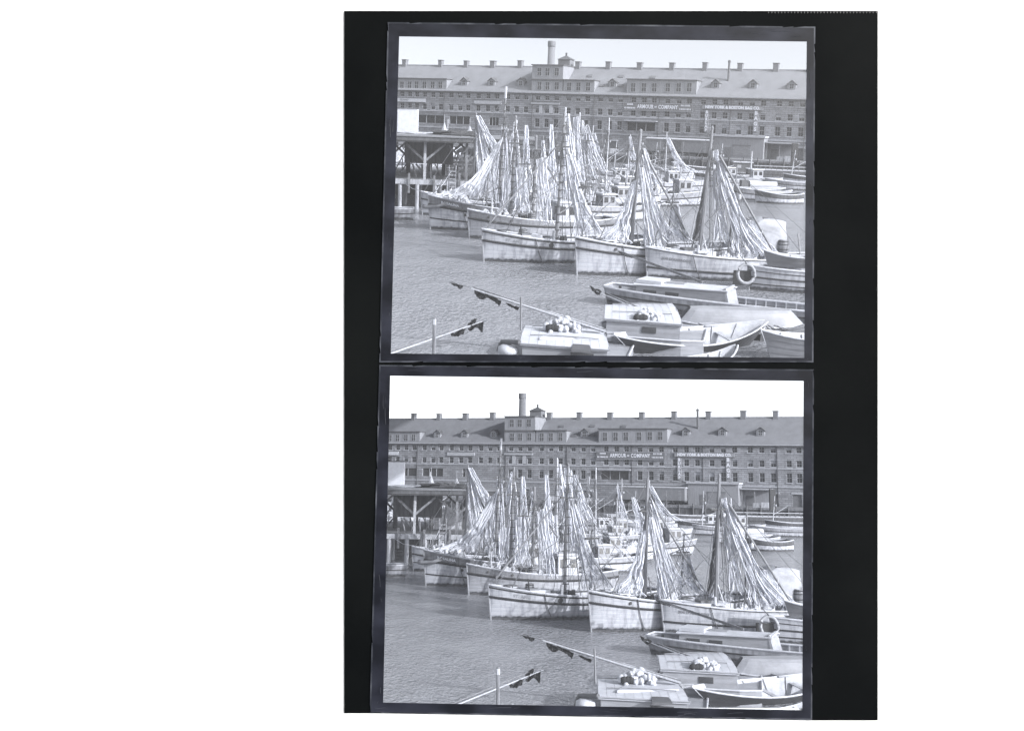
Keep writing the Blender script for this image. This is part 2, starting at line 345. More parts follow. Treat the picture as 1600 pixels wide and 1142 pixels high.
for k, (o, i) in PL.items():
    r = bpy.data.objects.new('glass_plate', None); COL.objects.link(r)
    fixed(r, ('upper' if k == 'upper' else 'lower') + ' glass plate with dark navy border, framing a harbour view', 'plate')
    e = inset(o, 2.2)
    rg = inset(o, 4.5)
    for a in range(4):
        b = (a + 1) % 4
        nm = 'border_strip'
        MB().hexa([cpb(x, y, -0.07) for x, y in (e[a], e[b], i[b], i[a])] + [cpb(x, y, -0.11) for x, y in (e[a], e[b], i[b], i[a])]).build(nm, 'plate_border', r)
    ed = MB(); rnd = random.Random(3 if k == 'upper' else 9)
    for a in range(4):
        b = (a + 1) % 4; N = 40
        for s in range(N):
            t0, t1 = s / N, (s + 1) / N
            l = lambda p, q, t: (p[0] + (q[0] - p[0]) * t, p[1] + (q[1] - p[1]) * t)
            w0 = rnd.uniform(0.0, 0.9)
            p0, p1 = l(o[a], o[b], t0), l(o[a], o[b], t1); c0, c1 = l(e[a], e[b], t0), l(e[a], e[b], t1)
            if rnd.random() < 0.12: p0 = l(p0, c0, 0.8)
            ed.hexa([cpb(x, y, -0.072) for x, y in (p0, p1, c1, c0)] + [cpb(x, y, -0.112) for x, y in (p0, p1, c1, c0)])
    ed.build('glass_edge', 'plate_edge', r)
    sc = MB()
    for s in range(26):
        a = rnd.randrange(4); b = (a + 1) % 4; t = rnd.random(); u = rnd.uniform(0.15, 0.8)
        l = lambda p, q, t: (p[0] + (q[0] - p[0]) * t, p[1] + (q[1] - p[1]) * t)
        A = l(l(e[a], e[b], t), l(i[a], i[b], t), u); t2 = min(1, t + rnd.uniform(0.004, 0.05)); B = l(l(e[a], e[b], t2), l(i[a], i[b], t2), min(0.9, u + rnd.uniform(-0.15, 0.15)))
        sc.tube([cpb(*A, -0.111), cpb((A[0] + B[0]) / 2 + rnd.uniform(-1, 1), (A[1] + B[1]) / 2 + rnd.uniform(-1, 1), -0.111), cpb(*B, -0.111)], rnd.uniform(0.002, 0.0045), 4)
    sc.build('scratches', 'plate_edge', r)['kind'] = 'stuff'
    MB().hexa([cpb(x, y, -0.05) for x, y in inset(i, -3)] + [cpb(x, y, -0.062) for x, y in inset(i, -3)]).build('pane', 'glass', r)

# ------------------------------------------------------------------ the harbour (built once in its own metres, then set out for both views)
def hrow(px): return 187.2 + 0.035 * (px - 800)
FA = pixd(624, hrow(624), 315.0); FB = pixd(1260, hrow(1260), 268.0)
FU = (FB - FA); FU.z = 0; FU.normalize(); FN = Vector((-FU.y, FU.x, 0))       # FN points into the building
FANG = math.atan2(FU.y, FU.x)
FO = Vector((FA.x, FA.y, 0)) - FU * 42
FLEN = 42 + (FB - FA).length + 8
def fac(px, py, off=0.0):                                # facade coordinates (u, z) under a pixel, on a plane off metres behind the front
    d = ray(px, py); o = FO + FN * off
    k = ((o - EYE).dot(FN)) / d.dot(FN); p = EYE + d * k
    return (p - FO).dot(FU), p.z
def fw(u, y, z=0.0):                                     # facade coordinates to harbour coordinates
    p = FO + FU * u + FN * y; return Vector((p.x, p.y, z))
ZQ = 2.0
EAVE = fac(1020, 148.5)[1]; RIDGE = fac(1020, 107.0, 9)[1]; RS = (RIDGE - EAVE) / 9.0

# water: one sheet from just in front of the boats to beyond the quay
def water():
    for k in ('upper', 'lower'):
        if k == 'upper':
            a, b = pix(480, 573), pix(1330, 578); c, d = Vector((160, 420, 0)), Vector((-150, 420, 0)); near = [(a.x, a.y), (b.x, b.y)]
            q = [near[0], near[1], (128, 420), (-105, 420)]
        else:
            q = [(-60, 16), (60, 16), (190, 420), (-160, 420)]
        mb = MB(); mb.add([(x, y, 0) for x, y in q], [tuple(range(len(q)))])
        o = mb.build('water', 'water'); o['kind'] = 'structure'; o.matrix_world = M1 if k == 'upper' else M2
        mb = MB(); mb.add([(x, y + 4, -.04) for x, y in q] + [(x, y + 4, -.06) for x, y in q], [tuple(range(len(q))), tuple(range(2 * len(q) - 1, len(q) - 1, -1))])  # added slab hidden under the opaque water, bounces light to the lower harbour
        o = mb.build('bounce_slab', 'bounce_pale'); o['kind'] = 'structure'; o.matrix_world = M1 if k == 'upper' else M2
water()
# quay in front of the warehouse
QD = 17.0
solo('quay', '', '', MB().box(-10, FLEN + 1, -QD, 30, -0.4, ZQ), 'quay_top', FO, FANG, kind='structure')
qf = thing('quay_timber_wall', 'dark timber piling wall along the edge of the warehouse quay', 'wall', fw(0, -QD), FANG)
MB().box(-10, FLEN + 1, -0.18, -0.03, -0.4, 1.55).build('planking', 'quay_timber', qf)
MB().box(-10, FLEN + 1, -0.34, -0.03, 1.6, 2.06).build('cap_beam', 'weathered_wood', qf)
pm = tube([(0, -0.4, -0.5), (0, -0.4, 2.5)], 0.17, 8).build('pile', 'quay_timber', qf)
for i in range(1, 52): inst(pm, qf, (i * (FLEN / 52) + random.uniform(-.3, .3), 0, random.uniform(-.2, .2)))

# --- warehouse
wh = thing('warehouse', 'long granite warehouse with slate roof, many windows and dormers', 'building', FO, FANG)
cols = [568, 580, 592, 604, 616, 628, 639.7, 650.8, 663, 675.9, 688.2, 704.3, 718, 730.5, 746.6, 761.5, 775.3, 792.3, 806.5, 820.6, 839, 853.5, 868.2, 886.9,
        901.7, 916.6, 936.5, 952.3, 967.6, 988, 1004.4, 1020, 1041, 1058.6, 1074.8, 1096.7, 1114.2, 1131.3, 1154.2, 1172.4, 1190.3, 1214.8, 1233, 1251.2, 1276, 1292]
ucol = [fac(c, hrow(c))[0] for c in cols]
def zr(y): return fac(1020, y)[1]
R1 = (zr(161.5), zr(152.5)); R2 = (zr(182.5), zr(172.5)); R3 = (zr(205.5), zr(191.5))
sw, sh_ = 1.3, None
def sash(w, h, y):
    mb = MB(); b = 0.09
    for (x0, x1, z0, z1) in ((-w/2, -w/2 + b, 0, h), (w/2 - b, w/2, 0, h), (-w/2 + b, w/2 - b, 0, b), (-w/2 + b, w/2 - b, h - b, h), (-w/2 + b, w/2 - b, h/2 - b/2, h/2 + b/2), (-0.03, 0.03, b, h/2 - b/2), (-0.03, 0.03, h/2 + b/2, h - b)):
        mb.box(x0, x1, y, y + 0.06, z0, z1)
    return mb
rows = []
shop_u = [fac(p, 190)[0] for p in (652, 693, 702, 734, 764, 779, 980, 1024)]
for (z0, z1), skip in ((R1, 0), (R2, 0), (R3, 1)):
    us = []
    for c, u in zip(cols, ucol):
        if skip and (c < 830 or 975 < c < 1030): continue
        us.append(u)
    rows.append((z0, z1, us, sw))
wall = MB()
def strip(z0, z1, x0=0.0, x1=FLEN): wall.add([(x0, 0, z0), (x1, 0, z0), (x1, 0, z1), (x0, 0, z1)], [(0, 1, 2, 3)])
def opening(u0, u1, z0, z1, d=0.4):
    for a in (((u0, 0, z0), (u0, d, z0), (u0, d, z1), (u0, 0, z1)), ((u1, 0, z0), (u1, 0, z1), (u1, d, z1), (u1, d, z0)), ((u0, 0, z1), (u0, d, z1), (u1, d, z1), (u1, 0, z1)), ((u0, 0, z0), (u1, 0, z0), (u1, d, z0), (u0, d, z0))):
        wall.add(a, [(0, 1, 2, 3)])
doors = [(fac(p, 235)[0], w, ZQ, ZQ + h) for p, w, h in ((1213, 2.0, 2.9), (1249, 2.2, 3.0), (958, 2.4, 2.8), (925, 1.8, 2.6), (1285, 2.2, 3.0), (640, 2.0, 2.8), (860, 2.2, 2.8))]
shops = [(shop_u[2 * i], shop_u[2 * i + 1], R3[0] - (0.3 if i < 3 else 0.2), R3[1]) for i in range(4)]
cuts = []
for z0, z1, us, w in rows: cuts.append((z0, z1, [(u - w/2, u + w/2) for u in us]))
cuts[2] = (cuts[2][0], cuts[2][1], sorted(cuts[2][2] + [(a, b) for a, b, c, d in shops]))
cuts.append((ZQ, ZQ + 2.9, sorted([(u - w/2, u + w/2) for u, w, a, b in doors])))
z = ZQ
for z0, z1, ops in sorted(cuts):
    if z0 > z: strip(z, z0)
    x = 0.0
    for a, b in ops:
        strip(z0, z1, x, a); opening(a, b, z0, z1); x = b
    strip(z0, z1, x, FLEN); z = z1
strip(z, EAVE)
wall.add([(0, 0, ZQ), (0, 18, ZQ), (0, 18, EAVE), (0, 9, RIDGE), (0, 0, EAVE)], [(0, 4, 3, 2, 1)])
wall.add([(FLEN, 0, ZQ), (FLEN, 18, ZQ), (FLEN, 18, EAVE), (FLEN, 9, RIDGE), (FLEN, 0, EAVE)], [(0, 1, 2, 3, 4)])
wall.add([(0, 18, ZQ), (FLEN, 18, ZQ), (FLEN, 18, EAVE), (0, 18, EAVE)], [(3, 2, 1, 0)])
wall.build('wall', 'granite', wh)
proto = {}
for z0, z1, us, w in rows:
    h = z1 - z0
    s = sash(w, h, 0.3).build('window', 'sash', wh); s.location = (us[0], 0, z0)
    p = MB().add([(-w/2, 0.35, 0), (w/2, 0.35, 0), (w/2, 0.35, h), (-w/2, 0.35, h)], [(0, 1, 2, 3)]).build('pane', 'window_glass', s)
    si = box(-w/2 - 0.18, w/2 + 0.18, -0.14, 0.0, -0.2, -0.004).build('sill', 'stone_trim', s)
    bl = MB().add([(-w/2 + 0.09, 0.33, 0), (w/2 - 0.09, 0.33, 0), (w/2 - 0.09, 0.33, h * 0.42), (-w/2 + 0.09, 0.33, h * 0.42)], [(0, 1, 2, 3)])
    blm = bl.mesh('blind'); blm.materials.append(MATS['stone_trim'])
    for u in us[1:]:
        q = inst(s, wh, (u, 0, z0)); inst(p, q); inst(si, q)
        if random.random() < 0.35:
            b = bpy.data.objects.new('blind', blm); COL.objects.link(b); b.parent = q; hh = random.uniform(0.5, 1.15); b.scale = (1, 1, hh); b.location = (0, 0, h * (0.98 - 0.42 * hh))
for a, b, z0, z1 in shops:
    r = MB(); n = max(3, int((b - a) / 2.2))
    for i in range(n + 1):
        x = a + (b - a) * i / n; r.box(x - 0.09, x + 0.09, 0.2, 0.32, z0, z1)
    r.box(a, b, 0.21, 0.31, z1 - 0.18, z1 - 0.02); r.box(a, b, 0.21, 0.31, z0 + 0.02, z0 + 0.18)
    o = r.build('shop_window', 'sash', wh)
    for i in range(n):
        x0, x1 = a + (b - a) * i / n, a + (b - a) * (i + 1) / n
        MB().add([(x0, 0.36, z0), (x1, 0.36, z0), (x1, 0.36, z1), (x0, 0.36, z1)], [(0, 1, 2, 3)]).build('pane', 'shop_glass', o)
for u, w, z0, z1 in doors:
    box(u - w/2, u + w/2, 0.25, 0.34, z0, z1).build('door', 'sign_dark', wh)
    box(u - w/2 - 0.25, u + w/2 + 0.25, -0.1, -0.004, z1 + 0.02, z1 + 0.4).build('lintel', 'stone_trim', wh)
# awning over the central shop front, courses, cornice, pipes
a, b = shops[3][0], shops[3][1]
box(a - 0.6, b + 0.6, -1.0, -0.004, R3[1] + 0.1, R3[1] + 0.4).build('awning', 'stone_trim', wh)
for zz, hh, dd in ((R3[1] + 0.95, 0.28, 0.14), (zr(213), 0.3, 0.16)): box(0, FLEN, -dd, -0.004, zz, zz + hh).build('belt_course', 'stone_trim', wh)
box(0, FLEN, -0.45, -0.004, EAVE - 0.55, EAVE - 0.12).build('cornice', 'cornice', wh)
box(0, FLEN, -0.62, -0.46, EAVE - 0.3, EAVE - 0.08).build('gutter', 'stone_trim', wh)
dp = tube([(0, -0.12, ZQ + 1), (0, -0.12, EAVE - 0.6)], 0.09, 6).build('downpipe', 'cornice', wh); dp.location.x = fac(694.5, 170)[0]
for p in (832, 928, 1030, 1142, 1260): inst(dp, wh, (fac(p, 175)[0], 0, 0))
# roof
rf = MB(); e0 = -0.55
rf.add([(0, e0, EAVE + RS * e0), (FLEN, e0, EAVE + RS * e0), (FLEN, 9, RIDGE), (0, 9, RIDGE), (FLEN, 18.6, EAVE - 0.4), (0, 18.6, EAVE - 0.4)], [(0, 1, 2, 3), (3, 2, 4, 5)])
roof = rf.build('roof', 'slate', wh)
for i in range(int(FLEN / 2.0)): pass
box(0, FLEN, 8.8, 9.2, RIDGE - 0.05, RIDGE + 0.14).build('ridge_cap', 'stone_trim', roof)
def dwin(dormer, u, z0, z1, y, w=1.35):
    h = z1 - z0
    mb = sash(w, h, y - 0.07); o = mb.build('window', 'sash', dormer); o.location = (u, 0, z0)
    n = len(o.data.polygons); me = o.data; me.materials.append(MATS['window_glass'])
    g = MB(); g.v = [tuple(v.co) for v in me.vertices]; g.f = [tuple(p.vertices) for p in me.polygons]
    g.add([(-w/2 + 0.01, y - 0.012, 0.01), (w/2 - 0.01, y - 0.012, 0.01), (w/2 - 0.01, y - 0.012, h - 0.01), (-w/2 + 0.01, y - 0.012, h - 0.01)], [(0, 1, 2, 3)])
    me2 = g.mesh('window'); me2.materials.append(MATS['sash']); me2.materials.append(MATS['window_glass']); me2.polygons[len(g.f) - 1].material_index = 1
    o.data = me2
def long_dormer(p0, p1, ytop, wins, wy0, wy1, base=None, yf=0.35):
    u0, u1 = fac(p0, ytop, yf)[0], fac(p1, ytop, yf)[0]; pm_ = (p0 + p1) / 2
    zt = fac(pm_, ytop, yf)[1]; zb = (EAVE + 0.05) if base is None else base
    yb = min((zt - EAVE) / RS + 0.3, 12.0)
    d = MB().box(u0, u1, yf, yb, zb - 0.3, zt).build('dormer', 'shed_wall', wh)
    box(u0 - 0.25, u1 + 0.25, yf - 0.4, yb + 0.4, zt + 0.01, zt + 0.22).build('dormer_roof', 'cornice', d)
    for w in wins:
        u, z0 = fac(w, wy1, yf); z1 = fac(w, wy0, yf)[1]; dwin(d, u, z0, z1, yf)
    return d
long_dormer(560, 698, 123, (590, 602, 615, 628, 640, 651, 663, 676, 688), 127.5, 138.5)
long_dormer(880.8, 929, 126, (889, 903.5, 918.6), 129, 142.5)
long_dormer(980, 1089, 125.5, (989, 1005.7, 1022, 1043, 1060, 1076.6), 130, 144)
pent = long_dormer(832, 880.4, 102.5, (842.6, 855.2, 869.6), 128.5, 141)
for w in (842.6, 855.2, 869.6):
    u, z0 = fac(w, 119, 0.35); z1 = fac(w, 106.5, 0.35)[1]; dwin(pent, u, z0, z1, 0.35)
box(fac(832, 125, .35)[0] - 0.15, fac(880.4, 125, .35)[0] - 0.02, 0.1, 0.34, fac(855, 126, .35)[1], fac(855, 124, .35)[1]).build('dormer_band', 'cornice', pent)
for p, yc in ((727, 130), (769.6, 130.5), (815, 131), (957.5, 132.5), (1118, 134), (1176, 134.5), (1236.8, 136)):
    zc0 = fac(p, yc + 4.5, 2.5)[1]; u = fac(p, yc, 2.5)[0]; y0 = (zc0 - EAVE) / RS; w, h = 1.0, 1.5
    mb = MB().add([(-w, 0, 0), (w, 0, 0), (w, 0, h), (0, 0, h + 0.75), (-w, 0, h), (-w, 2.6, 0), (w, 2.6, 0), (w, 2.6, h), (0, 3.4, h + 0.75), (-w, 2.6, h)],
                  [(0, 1, 2, 3, 4), (1, 6, 7, 2), (0, 4, 9, 5)])
    d = mb.build('dormer', 'shed_wall', wh); d.location = (u, y0, zc0 - 0.1)
    r = MB().add([(-w - .25, -.3, h - .2), (0, -.3, h + .82), (0, 3.6, h + .82), (-w - .25, 2.9, h - .2), (w + .25, -.3, h - .2), (w + .25, 2.9, h - .2),
                  (-w - .25, -.3, h - .1), (0, -.3, h + .94), (0, 3.6, h + .94), (-w - .25, 2.9, h - .1), (w + .25, -.3, h - .1), (w + .25, 2.9, h - .1)],
                 [(6, 7, 8, 9), (7, 10, 11, 8), (0, 1, 7, 6), (1, 4, 10, 7), (0, 6, 9, 3), (4, 5, 11, 10)]).build('dormer_roof', 'cornice', d)
    dwin(d, 0, 0.25, h + 0.1, 0, 1.1)
for p, yy in ((967, 119.5), (1017, 121), (944, 135), (972.5, 135), (918, 119)):
    zc = fac(p, yy, 4)[1]; u = fac(p, yy, 4)[0]; y0 = (zc - EAVE) / RS
    o = box(-0.75, 0.75, -0.5, 0.5, 0.02, 0.2).build('skylight', 'sign_dark', roof); o.location = (u, y0, zc); o.rotation_euler.x = atan(RS)
cm = MB().box(-0.62, 0.62, -0.75, 0.75, -0.9, 1.35).build('chimney', 'brick_pale', roof); cm.location = (fac(633, 103, 9)[0], 9, RIDGE)
cc = MB().box(-0.72, 0.72, -0.85, 0.85, 1.351, 1.55).build('chimney_cap', 'cornice', cm)
for p in (600, 689, 729, 770.6, 813.4, 903.6, 951, 1000, 1050.5, 1102, 1157, 1213, 1265):
    q = inst(cm, roof, (fac(p, 103, 9)[0], 9, RIDGE), sc=(random.uniform(.85, 1.15), 1, random.uniform(.9, 1.1))); inst(cc, q, name='chimney_cap')
u, zz = fac(1137.5, 126, 5); y0 = (zz - EAVE) / RS
tube([(u, y0, zz - 0.3), (u, y0, fac(1137.5, 98, 5)[1])], 0.27, 8).lathe([(0.38, 0), (0.38, 0.35), (0.2, 0.6)], 8, (u, y0, fac(1137.5, 98, 5)[1])).build('stovepipe', 'cornice', roof)
u = fac(884.5, 95, 9)[0]; zc = fac(884.5, 104, 9)[1]; zt = fac(884.5, 94, 9)[1]
cup = MB().box(u - 1.7, u + 1.7, 7.5, 10.8, zc - 1.6, zt).build('cupola', 'brick_pale', roof)
MB().add([(u - 2, 7.2, zt + .01), (u + 2, 7.2, zt + .01), (u + 2, 11.1, zt + .01), (u - 2, 11.1, zt + .01), (u, 9.1, zt + 1.2)], [(0, 1, 4), (1, 2, 4), (2, 3, 4), (3, 0, 4), (3, 2, 1, 0)]).box(u - .2, u + .2, 8.9, 9.3, zt + 1.0, zt + 1.9).build('cupola_roof', 'cornice', cup)
# big smokestack behind the roof
p = fac(861, 100, 22); zt = fac(861, 64.5, 22)[1]; hgt = zt - ZQ
st = thing('smokestack', 'tall round brick smokestack rising behind the warehouse penthouse', 'chimney', fw(p[0], 22, ZQ))
MB().lathe([(1.35, 0), (1.0, hgt - 1.7), (1.0, hgt - 1.7)], 20).build('shaft', 'brick_pale', st, True)
MB().lathe([(1.02, hgt - 1.7), (1.16, hgt - 1.45), (1.16, hgt - 0.2), (1.0, hgt), (0.7, hgt), (0.7, hgt - 1)], 20).build('crown', 'brick_pale', st, False)
# --- signs on the warehouse
def sign(name, label, px0, px1, y0, y1, bmat, lines, out=0.35, fit={'ARMOUR': .24, 'AND': .035, 'COMPANY': .28, 'NEW YORK & BOSTON BAG CO.': .9}):
    pm_ = (px0 + px1) / 2; u0, u1 = fac(px0, y0)[0], fac(px1, y0)[0]; z0, z1 = fac(pm_, y1)[1], fac(pm_, y0)[1]
    r = thing(name, label, 'sign', fw((u0 + u1) / 2, -out, z0), FANG)
    w, h = u1 - u0, z1 - z0
    box(-w/2, w/2, 0, out - 0.02, 0, h).build('board', bmat, r)
    fr = MB(); fr.box(-w/2 - .08, w/2 + .08, -0.05, 0.0, -0.1, -0.004); fr.box(-w/2 - .08, w/2 + .08, -0.05, 0.0, h + .004, h + 0.1); fr.build('frame', 'sash' if bmat == 'sign_dark' else 'cornice', r)
    for txt, cx, cz, size, sp, lm, bold in lines:
        mb = text_mb(txt, size, sp, 0.012, 'CENTER', bold); tw = max(v[0] for v in mb.v) - min(v[0] for v in mb.v); k = fit[txt] * w / tw if txt in fit else 1
        mb.v = [(x * k, y, z) for x, y, z in mb.v]; t = mb.build('lettering', lm, r); t.location = (cx * w, -0.03, cz * h)
    return r
sign('sign_board', 'dark sign lettered ARMOUR AND COMPANY on the warehouse front', 975, 1083, 162.2, 173.5, 'sign_dark',
     [('ARMOUR', -0.178, 0.5, 1.35, 1.1, 'sign_letter', 0.04), ('AND', -0.028, 0.5, 0.6, 1.0, 'sign_letter', 0.02), ('COMPANY', 0.15, 0.5, 1.35, 1.1, 'sign_letter', 0.04)])
def small_lines(r, w, spots):                            # lines of lettering too small to read: rows of short strokes
    rn = random.Random(5)
    for cx, cz, n in spots:
        mb = MB(); x = cx - n * 0.17
        for i in range(n):
            k = rn.uniform(0.14, 0.26); mb.box(x, x + k, -0.045, -0.03, cz - 0.2, cz + 0.2); x += 0.34
        mb.build('lettering', 'sign_letter', r)
arm = ROOTS[-1][0]; aw = fac(1083, 162)[0] - fac(975, 162)[0]
small_lines(arm, aw, [(-0.40 * aw, 1.45, 5), (-0.40 * aw, 0.55, 9), (0.40 * aw, 1.45, 7), (0.40 * aw, 0.55, 9)])
sign('sign_board', 'grey sign lettered NEW YORK & BOSTON BAG CO. on the warehouse', 1098, 1193, 165.6, 171.8, 'shed_wall',
     [('NEW YORK & BOSTON BAG CO.', 0, 0.5, 1.02, 1.0, 'sign_letter', 0.05)])
def vsign(word, px, label):
    u0, u1 = fac(px - 3.3, 190)[0], fac(px + 3.3, 190)[0]; z0, z1 = fac(px, 206.3)[1], fac(px, 172.6)[1]
    r = thing('vertical_sign', label, 'sign', fw((u0 + u1) / 2, -0.3, z0), FANG); w, h = u1 - u0, z1 - z0
    box(-w/2, w/2, 0, 0.28, 0, h).build('board', 'shed_wall', r)
    for i, ch in enumerate(word):
        t = text_mb(ch, 1.25 * min(1, 4.6 / len(word)), 1, 0.012, 'CENTER', 0.05).build('letter', 'sign_letter', r); t.location = (0, -0.03, h * (1 - (i + 0.55) / len(word)))
vsign('BAGS', 1181, 'upright sign reading BAGS downwards on the warehouse wall')
vsign('BURLAP', 1104, 'upright sign with BURLAP in stacked letters on the warehouse')
sign('sign_board', 'plain white sign board high on the warehouse above the hut', 606, 665, 153.5, 159.3, 'white_paint', [('ISLAND', -0.05, 0.5, 0.75, 1.1, 'letter_dark', 0.0)], 0.2)
sign('sign_board', 'pale faded sign board between two window rows of the warehouse', 741, 784, 157.2, 163, 'stone_trim', [], 0.2)
sign('sign_board', 'narrow pale sign board under the warehouse penthouse', 830, 875, 160.3, 163.4, 'stone_trim', [], 0.2)
for p, lb_ in ((844.5, 'left'), (860.5, 'right')):
    u, z0 = fac(p, 177.5); z1 = fac(p, 164.5)[1]
    solo('pale_shutter_board', 'tall pale board ' + lb_ + ' of the middle window under the penthouse', 'board', MB().box(-0.45, 0.45, 0, 0.12, 0, z1 - z0), 'stone_trim', fw(u, -0.13, z0), FANG, 'pale boards on the warehouse')
# --- freight car on the quay
def qy(px, off): return fac(px, 240, off)[0]
u0, u1 = qy(1011, -8), qy(1110, -8); fc = thing('freight_car', 'closed grey railway freight car standing on the quay', 'freight car', fw((u0 + u1) / 2, -8, ZQ), FANG); w = u1 - u0; zb, zt = 1.0, fac(1060, 218.5, -8)[1] - ZQ
b = box(-w/2, w/2, -1.4, 1.4, zb, zt).build('body', 'freight_car', fc)
MB().add([(-w/2 - .2, -1.55, zt + .02), (w/2 + .2, -1.55, zt + .02), (w/2 + .2, 0, zt + .38), (-w/2 - .2, 0, zt + .38), (w/2 + .2, 1.55, zt + .02), (-w/2 - .2, 1.55, zt + .02)], [(0, 1, 2, 3), (3, 2, 4, 5), (0, 3, 5), (1, 4, 2), (0, 5, 4, 1)]).build('roof', 'stone_trim', fc)
box(-1.1, 1.1, -1.5, -1.405, zb + .1, zt - .25).build('sliding_door', 'hull_dark', fc)
ld_ = MB()
for i in range(7): ld_.box(w/2 - 1.5, w/2 - 0.9, -1.47, -1.41, zb + .2 + i * .34, zb + .28 + i * .34)
ld_.build('ladder', 'stone_trim', fc); box(-w/2, w/2, -1.2, 1.2, 0.62, 0.99).build('underframe', 'iron', fc)
for x in (-w/2 + 1.2, -w/2 + 3, w/2 - 3, w/2 - 1.2):
    tube([(x, -0.85, .42), (x, -0.72, .42)], .42, 14).tube([(x, 0.72, .42), (x, 0.85, .42)], .42, 14).build('wheel_set', 'iron', fc)
# --- low flat-roofed shed and loading bay
u0, u1 = qy(1114, -4), qy(1193, -4); hz = fac(1150, 214.5, -4)[1] - ZQ
shd = thing('quay_shed', 'low flat-roofed grey shed against the warehouse, pale roof edge', 'shed', fw(u0, -4.5, ZQ), FANG); w = u1 - u0
box(0, w, 0, 4.4, 0, hz).build('wall', 'shed_wall', shd); box(-.3, w + .3, -.4, 4.4, hz + .01, hz + .45).build('roof_edge', 'stone_trim', shd)
box(3.0, 4.6, -.06, -.004, 0.1, 2.6).build('door', 'sign_dark', shd)
box(5.0, 9.4, -.08, -.004, 0.6, 3.2).build('shutter', 'hull_grey', shd); box(4.9, 9.5, -.12, -.085, 3.0, 3.3).build('shutter_head', 'sign_dark', shd)
small_lines(shd, 0, [(8.0, 2.55, 6)])
u0, u1 = qy(1197, -3), qy(1243, -3); hz = fac(1220, 225, -3)[1] - ZQ
lb = thing('loading_bay', 'open loading bay with posts and dark doorway beside the shed', 'shed', fw(u0, -3.2, ZQ), FANG); w = u1 - u0
box(-.2, w + .2, -.3, 3.1, hz, hz + .3).build('canopy', 'stone_trim', lb)
for x in (0.15, w * .45, w - .15): box(x - .12, x + .12, 0, .24, 0, hz - .01).build('post', 'weathered_wood', lb)
box(0, w, 2.6, 3.1, 0, hz - .02).build('back_wall', 'shed_wall', lb); box(w * .1, w * .4, 2.5, 2.59, 0, 2.5).build('doorway', 'sign_dark', lb)
for i, (px, wl) in enumerate(((1222, 'before the loading bay'), (1234, 'by the warehouse door'), (905, 'below the penthouse'), (940, 'left of the freight car'), (960, 'beside the freight car'))):
    u = qy(px, -12); solo('wooden_crate', 'goods crate on the quay ' + wl, 'crate', MB().box(-.9, .9, -.6, .6, 0, 1.0 + .2 * (i % 3)), 'pale_wood', fw(u, -13, ZQ), FANG + .1 * i, 'crates on the quay')

# ------------------------------------------------------------------ covered pier on the left
PD = 113.0
def pp(px, py): return pixd(px, py, PD)
PZ = pp(664, 281)[2]; PRZ = pp(664, 214)[2]; PRB = pp(664, 222)[2]
xl = pp(540, 280).x; xr = pp(737, 280).x; xrr = pp(838, 220).x
pier = thing('covered_pier', 'timber pier with a flat roof on braced posts', 'pier', (xl, PD, 0))
Wp = xr - xl; Wr = xrr - xl
box(0, Wp, -0.25, 0.05, PZ - 0.5, PZ).build('edge_beam', 'pale_wood', pier)
npl = 40
pl = box(0, Wp, 0.06, 0.98, PZ - 0.14, PZ - 0.02).build('deck_plank', 'weathered_wood', pier)
for i in range(1, 44): inst(pl, pier, (0, i * 0.95, random.uniform(-.015, .015)))
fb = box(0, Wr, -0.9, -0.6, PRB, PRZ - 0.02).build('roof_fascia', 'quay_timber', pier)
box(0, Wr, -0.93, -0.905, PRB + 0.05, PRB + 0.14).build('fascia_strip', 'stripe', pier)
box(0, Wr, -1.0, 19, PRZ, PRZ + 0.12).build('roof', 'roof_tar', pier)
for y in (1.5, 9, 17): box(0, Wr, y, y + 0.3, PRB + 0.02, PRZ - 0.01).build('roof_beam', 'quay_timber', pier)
def post(px, py_, y, w, m, brace=True):
    x = pp(px, py_).x - xl; k = (PD + y) / PD; x = (x + xl) * k - xl
    o = box(x - w, x + w, y - w, y + w, PZ - 0.02, PRB - 0.01).build('post', m, pier)
    if brace:
        for s in (-1, 1):
            MB().hexa([(x + s * w, y - .1, PRB - 2.0), (x + s * w, y + .1, PRB - 2.0), (x + s * w, y + .1, PRB - 1.7), (x + s * w, y - .1, PRB - 1.7),
                       (x + s * 2.1, y - .1, PRB - .3), (x + s * 2.1, y + .1, PRB - .3), (x + s * 2.1, y + .1, PRB - .02), (x + s * 2.1, y - .1, PRB - .02)]).build('brace', 'quay_timber' if s < 0 else 'weathered_wood', pier)
for px, m_ in ((664, 'pale_wood'), (729, 'weathered_wood'), (590, 'weathered_wood')): post(px, 250, 0.2, 0.13, m_)
for px in (638, 694, 745, 800): post(px, 250, 11.0, 0.24, 'quay_timber')
for px in (612, 672): post(px, 250, 18.0, 0.24, 'quay_timber')
pi_ = tube([(0, 0, -0.6), (0, 0, PZ - 0.52)], 0.2, 8).build('pile', 'pale_wood', pier); pi_.location = (pp(625, 300).x - xl, 0.0, 0)
for px, y, in ((652, -0.2), (680, 0), (712, 0), (735, 0), (600, 0)): inst(pi_, pier, (pp(px, 300).x - xl, y, 0.0))
for i in range(14): 
    o = inst(pi_, pier, (2 + i * 1.2, 6 + 5 * (i % 3), 0))
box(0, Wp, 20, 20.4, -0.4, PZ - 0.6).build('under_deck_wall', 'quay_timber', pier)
rq = random.Random(77)
for i in range(16):                                      # odd boards and spars stowed under the roof
    x_ = rq.uniform(3, Wp - 2); y_ = rq.uniform(3, 16); a_ = rq.uniform(-1.6, 1.6)
    tube([(x_, y_, PZ), (x_ + a_, y_ + rq.uniform(-.5, .5), PZ + rq.uniform(1.2, 3.0))], rq.uniform(.05, .1), 4).build('stowed_spar', rq.choice(('pale_wood', 'quay_timber', 'weathered_wood')), pier)
